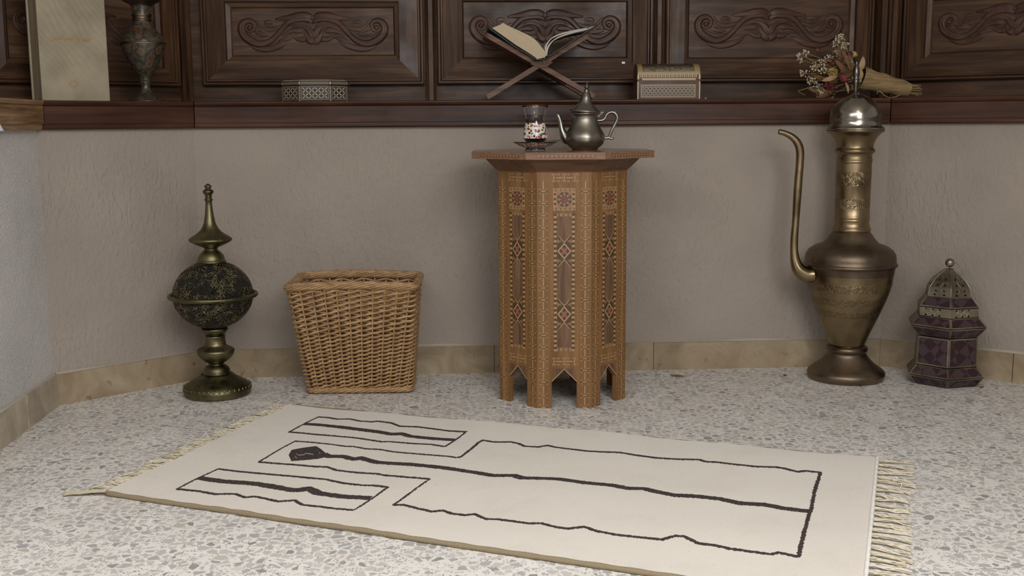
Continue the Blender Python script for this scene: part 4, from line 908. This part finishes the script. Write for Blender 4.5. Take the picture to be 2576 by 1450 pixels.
em.build('stamped_ornament', M_gilt, tb)
# ---------------------------------------------------------------- enamelled vase on the left
VX, VY = 367.6, 2.745; K, X0, Y0 = 5.577, 260, 0; vx = wy(VX, 240, VY).x
va = thing('enamel_vase', 'footed brass vase with red and dark enamel flowers beside the tall cream book', 'vase', (vx, VY, ZS))
m = Mat('enamelled_brass', rough=.3, metal=.35); v = m.coord((1, 1, 1)); vo = m.n('ShaderNodeTexVoronoi', {'Vector': v, 'Scale': 44.})
ring = m.ramp(vo.outputs['Distance'], [(.0, (104, 60, 48)), (.2, (90, 52, 44)), (.32, (98, 80, 60)), (.44, (82, 76, 62)), (.5, (60, 52, 46)), (.62, (56, 52, 48)), (.7, (78, 73, 62))])
vo2 = m.n('ShaderNodeTexVoronoi', {'Vector': v, 'Scale': 150.}).outputs['Distance']; m.set('Base Color', m.mix(m.ramp(vo2, [(.28, BW(0)), (.33, BW(.45)), (.42, BW(.45)), (.47, BW(0))]), ring, (112, 104, 86))); m.bump(vo.outputs['Distance'], .3, .001); M_enam = m.m
rows = [(1392, 236), (1386, 240), (1374, 232), (1345, 190), (1315, 145), (1290, 112), (1270, 90), (1240, 72), (1205, 60), (1170, 56), (1145, 60), (1125, 66), (1110, 66), (1095, 60), (1062, 66), (1020, 86), (980, 112), (935, 143), (925, 148), (915, 152), (860, 180), (800, 212), (740, 242), (680, 262), (620, 277), (592, 283)]
def T3(rows): o = turned(rows, VX, VY, X0, Y0, K); return [(r, z-zv3, 0) for r, z, _ in o]
zv3 = 0; zv3 = T3([(1392, 10)])[0][1]-ZS
MB().lathe(T3([r for r in rows if r[0] >= 1095]), (vx, VY), 48).build('foot', M_enam, va); MB().lathe(T3([r for r in rows if r[0] <= 1095]), (vx, VY), 48, caps=False).build('lower_body', M_enam, va)
MB().lathe(T3([(596, 283), (586, 288), (574, 288), (562, 283), (556, 278)]), (vx, VY), 48, caps=False).build('brass_band', M_brass_d, va)
MB().lathe(T3([(560, 280), (530, 276), (495, 262), (455, 236), (420, 204), (385, 172), (350, 148), (320, 132), (290, 122), (270, 118)]), (vx, VY), 48, caps=False).build('shoulder', M_enam, va)
MB().lathe(T3([(272, 118), (262, 118), (254, 126), (242, 128), (234, 120), (226, 117), (206, 116), (192, 124), (178, 131), (164, 124)]), (vx, VY), 48, caps=False).build('neck_band', M_brass_d, va)
MB().lathe(T3([(166, 122), (120, 122), (70, 126), (52, 130)]), (vx, VY), 48, caps=False).build('neck', M_enam, va)
MB().lathe(T3([(54, 130), (40, 138), (20, 160), (5, 188), (-15, 222), (-40, 246), (-60, 250), (-64, 244), (-40, 232), (-10, 190), (20, 150)]), (vx, VY), 48, caps=False).build('mouth', M_brass_d, va)
# ---------------------------------------------------------------- dried flower bouquet
QY = 2.90; Q = lambda x, y, dy=0.: wy(x, y, QY+dy)
bo = thing('dried_bouquet', 'bouquet of dried roses and white filler flowers bound in jute twine, lying on sill', 'flowers', (Q(2220, 225).x, QY, ZS))
M_twine = wood('jute_twine', 0, (120, 98, 66), (158, 134, 94), (182, 158, 118), .85, 4.)
M_stem = Mat('dry_stem', (156, 132, 92), .8).m; M_dleaf = Mat('dry_leaf', (112, 80, 48), .8).m; M_white = Mat('dried_white_buds', (196, 186, 162), .8).m
ax0, ax1 = Q(2166, 196), Q(2286, 227); axd = (ax1-ax0).normalized(); px_ = QY/FOC
tw = MB(); N = 34*14; path = []; rad = []
for i in range(N):
    t = i/(N-1); a = 2*math.pi*34*t; c_ = ax0.lerp(ax1, t); R_ = (26-9*t+1.3*math.sin(t*17))*px_
    s1_ = Vector((-axd.z, 0, axd.x)); path.append(c_+s1_*(R_*math.cos(a))+Vector((0, R_*math.sin(a), 0)))
tw.tube(path, .00225, 6); lp = [Q(2206, 238, -.03), Q(2208, 231, -.035), Q(2216, 232, -.035), Q(2226, 241, -.035), Q(2240, 246, -.03), Q(2258, 242, -.03), Q(2268, 234, -.02)]
tw.tube(crom([tuple(p) for p in lp], 5), .0013, 6); tw.build('twine_binding', M_twine, bo)
sm = MB(); rg = random.Random(11)
for i in range(26):
    a = rg.uniform(0, 6.28); r_ = rg.uniform(0, 13)*px_; s1_ = Vector((-axd.z, 0, axd.x)); o_ = s1_*(r_*math.cos(a))+Vector((0, r_*math.sin(a), 0))
    e_ = Q(rg.uniform(2302, 2320), 230-15*math.cos(a)*r_/(13*px_), r_*math.sin(a)); sm.tube([ax0.lerp(ax1, .5)+o_*.5, ax1+o_, e_], rg.uniform(.0011, .002), 5)
heads = [(2015, 142), (2030, 135), (2012, 150), (2020, 186), (2050, 166), (2065, 158), (2080, 148), (2095, 138), (2102, 135), (2045, 172), (2110, 98), (2120, 92), (2104, 108), (2118, 118), (2126, 114), (2110, 130), (2045, 205), (2058, 212), (2064, 222), (2050, 226), (2035, 200), (2118, 140), (2135, 150), (2140, 160), (2075, 168), (2068, 176), (2060, 236), (2090, 240)]
wb = MB()
for hx, hy in heads:
    dy = rg.uniform(-.03, .03); st_ = Q(2160, 197, 0); e_ = Q(hx, hy, dy); mid = st_.lerp(e_, .55)+Vector((0, 0, rg.uniform(-.004, .006))); sm.tube(crom([tuple(st_), tuple(mid), tuple(e_)], 4), .0007, 4)
    for j in range(14):
        o_ = Vector((rg.uniform(-1, 1), rg.uniform(-1, 1), rg.uniform(-1, 1)))*.0088; wb.sphere(e_+o_, rg.uniform(.0016, .0028), 6); sm.tube([e_-Vector((-.006, 0, 0)), e_+o_], .00035, 3)
for xs in ([(2160, 200), (2110, 215), (2085, 226), (2060, 232)], [(2160, 222), (2120, 228), (2080, 232)], [(2160, 205), (2100, 190), (2035, 148), (2018, 140)], [(2040, 218), (2018, 226), (2008, 230), (2026, 240)]): sm.tube(crom([tuple(Q(x, y, -.012)) for x, y in xs], 4), .0008, 4)
sm.build('stems', M_stem, bo); wb.build('filler_buds', M_white, bo, kind='stuff')
def rose(px, py, dy, rp, col, nm='rose', d=(-.5, -.6, .5)):
    mb = MB(); c_ = Q(px, py, dy); R_ = rp*px_; d = Vector(d).normalized(); qt = d.to_track_quat('Z', 'Y').to_matrix()
    for layer in range(4):
        for k in range(4+layer):
            a = k*2*math.pi/(4+layer)+layer*.7+rg.uniform(-.2, .2); rr_ = R_*(.28+.2*layer); vs = []
            for i in range(5):
                for j in range(5):
                    u_ = (i/4-.5)*1.5/(1+layer*.12)+a; v_ = j/4; rad_ = rr_*(.55+.5*math.sin(v_*1.7))*(1+.12*math.sin(i*2+layer)); z_ = R_*(-.7+v_*(1.5-.12*layer)); vs.append(c_+qt @ Vector((rad_*math.cos(u_), rad_*math.sin(u_), z_+R_*.1*math.sin(i*3+k))))
            mb.add(vs, [[i*5+j, i*5+j+1, (i+1)*5+j+1, (i+1)*5+j] for i in range(4) for j in range(4)], 0, True)
    o = mb.build(nm, Mat('rose_petals', col, .75).m, bo); q_ = o.modifiers.new('thickness', 'SOLIDIFY'); q_.thickness = .0006; return o
rose(2122, 197, -.02, 12, (132, 62, 68), d=(.5, -.5, .6)); rose(2087, 214, -.02, 11, (124, 50, 58), d=(-.5, -.6, -.1)); rose(2094, 184, -.015, 13, (182, 154, 96), d=(-.3, -.8, .4)); rose(2136, 137, 0, 9, (84, 34, 32), d=(0, -.4, .9)); rose(2092, 160, 0, 10, (92, 42, 38), d=(-.6, -.3, .5)); rose(2148, 137, .01, 9, (186, 158, 108), d=(.5, -.3, .7)); rose(2116, 166, .0, 11, (142, 106, 76), d=(-.2, -.9, .2)); rose(2050, 188, .01, 10, (136, 104, 64), d=(-.8, -.4, 0)); rose(2070, 230, 0, 10, (150, 122, 78), d=(-.5, -.5, -.3)); rose(2060, 242, -.01, 8, (140, 96, 62), d=(-.3, -.6, -.3))
lf = MB()
def leaf(a, b, wd, mb=None, bend=.2):
    mb = mb or lf; a = Vector(a); b = Vector(b); d = b-a; s_ = d.cross(Vector((0, 1, .3))).normalized(); vs = []
    for i in range(9):
        t = i/8; w_ = wd*math.sin(math.pi*min(1, t*.96+.02))**.8; c_ = a+d*t+Vector((0, -bend*d.length*math.sin(t*3.1), 0)); vs += [c_-s_*w_+Vector((0, -w_*.6, 0)), c_, c_+s_*w_+Vector((0, -w_*.6, 0))]
    mb.add(vs, [[3*i+j, 3*i+j+1, 3*i+4+j, 3*i+3+j] for i in range(8) for j in (0, 1)], 0, True)
for (x0, y0), (x1, y1), wd in [((2155, 180), (2170, 140), .006), ((2150, 190), (2176, 196), .007), ((2140, 182), (2105, 110), .004), ((2150, 195), (2130, 150), .007), ((2130, 200), (2100, 150), .006), ((2120, 180), (2090, 165), .006), ((2110, 210), (2068, 196), .007), ((2140, 205), (2145, 228), .003), ((2130, 195), (2150, 212), .006), ((2100, 225), (2055, 246), .007), ((2080, 205), (2045, 190), .006), ((2165, 185), (2148, 168), .007), ((2165, 205), (2140, 190), .009), ((2060, 235), (2030, 222), .004), ((2120, 165), (2100, 120), .004), ((2128, 158), (2142, 128), .005)]:
    leaf(Q(x0, y0, rg.uniform(-.02, .02)), Q(x1, y1, rg.uniform(-.03, .02)), wd)
for _i in range(64):
    xx, yy = rg.uniform(2055, 2158), rg.uniform(128, 236)
    if abs(yy-(190)) > (2172-xx)*.62: continue
    a_ = rg.uniform(-2.6, 2.6)+3.14; leaf(Q(xx, yy, rg.uniform(-.025, .02)), Q(xx+math.cos(a_)*15, yy+math.sin(a_)*15, rg.uniform(-.03, .02)), rg.uniform(.0015, .004), bend=.5)
lo_ = lf.build('dry_leaves', M_dleaf, bo); lo_.modifiers.new('thickness', 'SOLIDIFY').thickness = .0005
lf = MB(); leaf(Q(2156, 188, -.01), Q(2172, 142, -.02), .0075); leaf(Q(2168, 200, -.02), Q(2152, 172, -.02), .008); leaf(Q(2108, 192, -.02), Q(2066, 204, -.03), .006); leaf(Q(2126, 205, -.02), Q(2134, 236, -.03), .003); leaf(Q(2168, 206, -.02), Q(2142, 196, -.02), .008)
lf.build('pale_husks', Mat('pale_husk', (172, 142, 104), .75).m, bo).modifiers.new('thickness', 'SOLIDIFY').thickness = .0006
# ---------------------------------------------------------------- scraps and cloth
def scrap(nm, lab, cat, px, py, ln_, wd, ang, col, z=.0005, curl=.004):
    p = fl(px, py) if z < .1 else None; mb = MB(); d = Vector((math.cos(ang), math.sin(ang), 0)); s_ = Vector((-d.y, d.x, 0)); vs = []
    for i in range(9):
        t = i/8; w_ = wd*max(.06, math.sin(math.pi*min(1, t*1.5)) if t < .62 else .06); c_ = p+d*(ln_*(t-.5))+Vector((0, 0, z+curl*(2*t-1)**2)); vs += [c_-s_*w_+Vector((0, 0, w_*.4)), c_, c_+s_*w_+Vector((0, 0, w_*.4))]
    vs2 = [q_+Vector((0, 0, .0005)) for q_ in vs]; n = len(vs); fs = [[3*i+j, 3*i+j+1, 3*i+4+j, 3*i+3+j] for i in range(8) for j in (0, 1)]
    mb.add(vs+vs2, fs+[[n+q_ for q_ in f] for f in fs], 0, True)
    o = mb.build(nm, Mat(nm+'_surface', col, .7).m); o['label'] = lab; o['category'] = cat; return o
scrap('dry_petal', 'curled yellow dry petal on floor between the table and the tall ewer', 'petal', 1714, 948, .062, .008, .1, (142, 114, 70))
scrap('dry_petal', 'small reddish brown dry scrap on floor just left of the tall ewer', 'petal', 1975, 947, .018, .006, 1.2, (120, 78, 52), curl=.006)
scrap('dry_petal', 'small orange dry petal on floor right of the hexagonal lantern', 'petal', 2466, 976, .02, .006, 2.3, (140, 98, 50), curl=.005)
q_ = wy(1775, 247.5, 2.87); o = MB().sphere((q_.x, 2.87, ZS+.0018), .0022, 8, sc=(1.2, 1, .8)).build('white_crumb', M_white); o['label'] = 'tiny white crumb on the sill just right of the domed casket'; o['category'] = 'crumb'
s_, z_ = FD.px(1570, 157.5, .02); o = MB().box(-.0052, -.002, -.0028, 0, .004, .0028).box(.0002, -.002, -.0024, .0036, .004, .0024)  # bright glint on the door, built as two small white blocks
Rf = Matrix.Translation(FD.p(s_, z_, .012)) @ Matrix.Rotation(math.atan2(FD.u.y, FD.u.x), 4, 'Z'); o = o.xf(Rf).build('white_glint', Mat('glint_white', (250, 248, 244), .4).m); o['label'] = 'tiny white glint, modelled as small blocks, on the dark door right of the open book'; o['category'] = 'glint'
# white cloth over the left end of the sill
cl = MB(); E0 = (A0-A).normalized(); nW = Vector((E0.y, -E0.x, 0)); nW = nW if nW.x > 0 else -nW
FWc = Frame((L0.x, L0.y), (A.x, A.y)); s14, _ = FWc.px(10, 331, .0245); vs = []; N1, N2 = 14, 12
for i in range(N1+1):
    t = i/N1
    for j in range(N2+1):
        w_ = j/N2; z = ZS+.003-(.07*t); sr = s14-.075*(1-t)-w_*.14; vs.append(FWc.p(sr, z, .0205+.005*math.sin(w_*16)*t+.004*t))
cl.add(vs, [[i*(N2+1)+j, i*(N2+1)+j+1, (i+1)*(N2+1)+j+1, (i+1)*(N2+1)+j] for i in range(N1) for j in range(N2)], 0, True)
vs = []
for j in range(N2+1):
    w_ = j/N2; sr = s14-.075-w_*.14
    vs += [FWc.p(sr, ZS+.003, .0205+.002*math.sin(w_*16)), FWc.p(sr-.004, ZS+.003, -.05), FWc.p(sr-.01, ZS+.003, -.16)]
cl.add(vs, [[3*j+k, 3*j+k+1, 3*j+k+4, 3*j+k+3] for j in range(N2) for k in (0, 1)], 0, True)
o = cl.build('white_cloth', Mat('white_cotton', (226, 226, 236), .85).m); o.modifiers.new('thickness', 'SOLIDIFY').thickness = .0012; o['label'] = 'white cloth hanging over the left end of the wooden sill'; o['category'] = 'cloth'
# ================================================================ woven rug
RZ = .0075; G_ = lambda x, y, z=RZ: fl(x, y, z)
r1, r2, r3, r4 = G_(734, 1017), G_(268, 1238), G_(2207, 1152), G_(2172, 1517)
rug = thing('rug', 'cream handwoven rug with dark brown outlined bars and fringed ends on the floor', 'rug', ((r1+r2+r3+r4)/4).to_tuple()[:2]+(0,))
def wave(p): return .0012*math.sin(p.x*9+p.y*14)+.001*math.sin(p.x*23-p.y*7)+.0008*math.sin(p.y*31+p.x*3)
def rp(u, v): p = (r1*(1-u)+r3*u)*(1-v)+(r2*(1-u)+r4*u)*v; return p
m = Mat('woven_wool', (208, 198, 184), .95); v = m.coord((1, 1, 1)); ang = math.atan2((r3-r1).y, (r3-r1).x)
vr = m.coord((1, 1, 1), rot=(0, 0, -ang)); wv = m.n('ShaderNodeTexWave', {'Vector': vr, 'Scale': 190., 'Distortion': 1.2, 'Detail': 1.}, bands_direction='Y').outputs[1]; wx = m.n('ShaderNodeTexWave', {'Vector': vr, 'Scale': 120., 'Distortion': 1.5, 'Detail': 1.}, bands_direction='X').outputs[1]
dirt = m.ramp(m.noise(v, 6, 6, .65), [(.5, BW(0)), (.75, BW(.6))]); col = m.mix(dirt, lin(214, 205, 192), lin(198, 187, 169)); fl_ = m.ramp(m.noise(v, 150, 2), [(.68, BW(0)), (.76, BW(.35))]); m.set('Base Color', m.mix(fl_, col, lin(150, 136, 116)))
p_ = m.bump(m.math('ADD', wv, m.math('MULTIPLY', wx, .7)), .35, .0012); m.bump(m.noise(v, 90, 4), .3, .002, p_); m.set('Sheen Weight', .3); M_rug = m.m
M_dwool = Mat('dark_wool', (52, 42, 40), .95); v = M_dwool.coord((1, 1, 1)); M_dwool.set('Base Color', M_dwool.ramp(M_dwool.noise(v, 300, 3), [(.35, (36, 28, 27)), (.7, (78, 66, 62))])); M_dwool.bump(M_dwool.noise(v, 350, 3), 1., .002); M_dwool = M_dwool.m
M_hem = Mat('hem_wool', (158, 142, 112), .95); M_hem.bump(M_hem.n('ShaderNodeTexWave', {'Vector': M_hem.coord((1, 1, 1), rot=(0, 0, -ang)), 'Scale': 150., 'Distortion': 2.}, bands_direction='X').outputs[1], .8, .002); M_hem = M_hem.m
rb = MB(); NU, NV = 120, 60; vs = []
for i in range(NU+1):
    for j in range(NV+1): p = rp(i/NU, j/NV); vs.append(Vector((p.x, p.y, RZ+wave(p))))
rb.add(vs, [[i*(NV+1)+j, i*(NV+1)+j+1, (i+1)*(NV+1)+j+1, (i+1)*(NV+1)+j] for i in range(NU) for j in range(NV)], 0, True)
edge = [rp(i/NU, 0) for i in range(NU)]+[rp(1, j/NV) for j in range(NV)]+[rp(1-i/NU, 1) for i in range(NU)]+[rp(0, 1-j/NV) for j in range(NV)]
N = len(edge); rb.add([Vector((p.x, p.y, RZ+wave(p))) for p in edge]+[Vector((p.x, p.y, .0004)) for p in edge], [[i, (i+1) % N, N+(i+1) % N, N+i] for i in range(N)]+[[N+i for i in range(N)]], 0)
rr_ = random.Random(2)
def stroke(pts, w0, lift=.0011, closed=False):
    P = [(G_(x, y).x, G_(x, y).y) for x, y in pts]; D = []
    for a, b in zip(P, P[1:]):
        n = max(2, int(math.hypot(b[0]-a[0], b[1]-a[1])/.0022))
        for i in range(n): D.append((a[0]+(b[0]-a[0])*i/n, a[1]+(b[1]-a[1])*i/n))
    D.append(P[-1]); vs = []; n = len(D); sm_ = 1.
    for i, p in enumerate(D):
        a = D[max(0, i-2)]; b = D[min(n-1, i+2)]; dx, dy = b[0]-a[0], b[1]-a[1]; L_ = math.hypot(dx, dy) or 1; nx, ny = -dy/L_, dx/L_
        sm_ += (rr_.uniform(.78, 1.22)-sm_)*.15; wa = w0/2*sm_+rr_.uniform(-.0012, .0015); wb_ = w0/2*sm_+rr_.uniform(-.0012, .0015); z = RZ+wave(Vector((p[0], p[1], 0)))
        vs += [(p[0]+nx*wa, p[1]+ny*wa, z-.0003), (p[0]+nx*wa*.6, p[1]+ny*wa*.6, z+lift), (p[0]-nx*wb_*.6, p[1]-ny*wb_*.6, z+lift+rr_.uniform(-.0003, .0003)), (p[0]-nx*wb_, p[1]-ny*wb_, z-.0003)]
    rb.add(vs, [[4*i+j, 4*i+j+1, 4*i+5+j, 4*i+4+j] for i in range(n-1) for j in range(3)], 1, False)
TH, CR, BG = .0086, .0040, .0225
stroke([(801,1048),(825,1050),(850,1055),(880,1055),(905,1061),(935,1063),(950,1061),(985,1065),(1005,1072),(1050,1073),(1090,1078),(1130,1084),(1174,1087)], TH)
stroke([(1174,1086),(1119,1126)], CR); stroke([(1119,1126),(1085,1119),(1040,1116),(980,1111),(960,1112),(900,1104),(850,1100),(800,1095),(760,1090),(726,1087)], TH); stroke([(726,1088),(801,1048)], CR)
stroke([(768,1067),(800,1069),(850,1075),(900,1081),(950,1086),(985,1091),(1010,1089),(1030,1095),(1090,1102),(1148,1107)], BG*.95)
stroke([(650,1161),(743,1112)], CR)
stroke([(741,1112),(780,1116),(830,1122),(870,1127),(890,1127),(920,1132),(955,1133),(990,1139),(1040,1144),(1090,1149),(1130,1152),(1150,1155)], TH*.8)
stroke([(1150,1155),(1162,1151),(1185,1132),(1205,1112),(1215,1107)], .006)
stroke([(1213,1107),(1240,1111),(1262,1111),(1285,1110),(1305,1114),(1320,1121),(1355,1123),(1378,1119),(1400,1125),(1430,1130),(1480,1137),(1520,1139),(1560,1140),(1600,1146),(1650,1152),(1700,1156),(1761,1159),(1775,1164),(1802,1165.6),(1846,1171),(1904,1176),(1952,1176.5),(1972,1179),(2006,1187),(2026,1185),(2064,1189.5)], TH)
stroke([(2064,1189),(2050,1234),(2040,1283)], .0068); stroke([(2040,1280),(2035,1295),(2023,1342),(2008,1402)], .0068)
stroke([(2008,1400),(1958,1390),(1938,1394),(1890,1388),(1836,1382),(1802,1375),(1758,1370),(1720,1353),(1700,1351),(1665,1359),(1600,1351),(1550,1345),(1500,1336),(1470,1326),(1430,1331),(1400,1328),(1362,1318.5),(1329,1318.5),(1251.6,1306),(1224,1305),(1193.6,1291),(1169,1293.7),(1136,1289.6),(1113.7,1282),(1086,1285.4),(1050,1278),(1017,1270),(988,1270)], TH)
stroke([(988,1271),(1082,1208)], CR); stroke([(1082,1209),(1031,1204),(965,1196),(948,1192),(898.6,1188),(846,1182),(824,1175),(790,1174),(741,1169.6),(720,1168),(672,1163),(650,1161)], TH)
stroke([(815,1145),(824,1150),(865.5,1150),(890,1156),(907,1153),(948,1163),(1031,1169.6),(1114,1179),(1196,1190),(1238,1197),(1293,1197),(1312,1204),(1400,1208),(1470,1218),(1540,1223),(1580,1230),(1620,1230),(1650,1238),(1700,1248),(1751,1251),(1812,1257.5),(1856,1266.7),(1924,1269),(1972,1277),(2037,1284)], BG*.9)
stroke([(549,1177.5),(600,1185),(656,1192),(687,1195.5),(780.5,1203),(818.6,1205.5),(865,1215),(909.6,1220.6),(942.7,1222),(975.8,1227.5)], TH); stroke([(976,1227),(890,1284)], CR)
stroke([(890,1284),(838,1278.5),(810,1274),(760.7,1269),(741,1258),(700,1262),(641,1251),(616,1254),(594,1245),(541.6,1245),(501,1237),(445.5,1231)], TH); stroke([(445.5,1231.5),(549,1177.5)], CR)
stroke([(498,1203),(563,1212.5),(641,1219),(734,1233),(755,1232),(777,1228),(799,1238.6),(865,1247),(934,1252)], BG)
hd = [(727,1146),(734,1135),(760,1131),(796,1127),(806,1133),(820,1144),(824,1151),(800,1156),(777,1158),(734,1160.5)]
q_ = [G_(x, y) for x, y in hd]; c_ = sum(q_, Vector((0, 0, 0)))/len(q_)
ring = lambda s_, z: [Vector((c_.x+(p.x-c_.x)*s_, c_.y+(p.y-c_.y)*s_, RZ+wave(p)+z)) for p in q_]
n = len(q_); R3_ = ring(1.03, -.0003)+ring(.96, .0013)+ring(.6, .0016); rb.add(R3_, [[i, (i+1) % n, n+(i+1) % n, n+i] for i in range(n)]+[[n+i, n+(i+1) % n, 2*n+(i+1) % n, 2*n+i] for i in range(n)]+[list(range(2*n, 3*n))], 1)
for pts in ([(744, 1141), (750, 1146), (764, 1145)], [(764, 1145), (768, 1141), (788, 1144)], [(797, 1131), (801, 1138), (806, 1142)], [(741, 1148), (746, 1153)]):
    P = [G_(x, y, RZ+.0032) for x, y in pts]; rb.tube(P, .0007, 5, mi=2)
rb.build('woven_field', [M_rug, M_dwool, Mat('pale_yarn', (170, 160, 148), .9).m], rug)
def hem(u0, v0, u1, v1, r, mat, nm, zo=0, n=160):
    P = []
    for i in range(n+1): p = rp(u0+(u1-u0)*i/n, v0+(v1-v0)*i/n); P.append((p.x, p.y, max(r, .0042+wave(p)*.7+zo)))
    MB().tube(P, [r*(1+.1*math.sin(i*.9)) for i in range(n+1)], 10).build(nm, mat, rug)
hem(0, 1, 1, 1, .0044, M_hem, 'rolled_hem'); hem(0, 0, 1, 0, .0036, M_hem, 'rolled_hem')
hem(1, 0, 1, 1, .0034, Mat('white_stitching', (232, 228, 220), .9).m, 'whipped_edge', .003)
hem(0, 0, 0, 1, .0026, M_rug, 'whipped_edge', .001)
M_fr = Mat('fringe_cotton', (210, 200, 180), .9).m; M_fr2 = Mat('fringe_cotton_grey', (190, 178, 152), .9).m; rg = random.Random(21)
def fringe(u, side, nb, ln0, ln1, skew, nm, str_=9):
    mb = MB(); d0 = ((r1-r3) if side < 0 else (r3-r1)).normalized(); s0 = (r2-r1).normalized()
    for b in range(nb):
        vv = (b+.5)/nb; p = rp(u, vv); p.z = .004; d = (d0+s0*(skew+rg.uniform(-.22, .22))).normalized(); L_ = rg.uniform(ln0, ln1); cv_ = rg.uniform(-.012, .012)
        for k in range(str_):
            o_ = (k/(str_-1)-.5); sp = rg.uniform(.3, 1.3); pts = []
            for i in range(7):
                t = i/6; q_ = p+d*(L_*t*rg.uniform(.97, 1.03))+s0*(o_*.011*(1-.35*math.sin(t*3.1))*(.5+sp*t)+cv_*t*t+rg.uniform(-.001, .001)*t)
                q_.z = .0012+.0035*(1-t)*.8+.0035*abs(math.sin(t*3+k+b))*rg.uniform(.2, 1.2); pts.append(tuple(q_))
            mb.tube(crom(pts, 2), rg.uniform(.0006, .0011), 5, mi=rg.choice([0, 0, 1]))
    mb.build(nm, [M_fr, M_fr2], rug)
fringe(0, -1, 46, .036, .052, .12, 'fringe', 8); fringe(1, 1, 27, .05, .068, .0, 'fringe', 10)
# knotted thick tassel at the near left corner and the small white knot on the right fringe
mb = MB(); a = rp(0, 1); d0 = (r1-r3).normalized()
for k in range(26):
    o_ = (k/25-.5); pts = []
    for i in range(6): t = i/5; q_ = Vector((a.x, a.y, 0))+Vector((-.078, .004, 0))*t+Vector((-.2, 1, 0))*(o_*(.006+.012*t)); q_.z = .0065*(1-t)+.002+rg.uniform(0, .003); pts.append(tuple(q_))
    mb.tube(crom(pts, 2), .0009, 5)
mb.build('corner_tassel', M_fr2, rug)
mb = MB(); c_ = G_(2251, 1206, .009)
for k in range(5): Rk = Matrix.Rotation(k*.7, 3, 'Z') @ Matrix.Rotation(k*.5, 3, 'X'); mb.tube([c_+Rk @ Vector((.0055*math.cos(a), .0055*math.sin(a)*.9, 0)) for a in [i*math.pi/7 for i in range(14)]], .0006, 5, closed=True)
mb.tube(crom([tuple(G_(2265, 1228, .004)), tuple(G_(2268, 1222, .005)), tuple(G_(2268, 1217, .008))], 4), .0008, 5); mb.build('thread_knot', Mat('white_thread', (228, 224, 216), .8).m, rug)
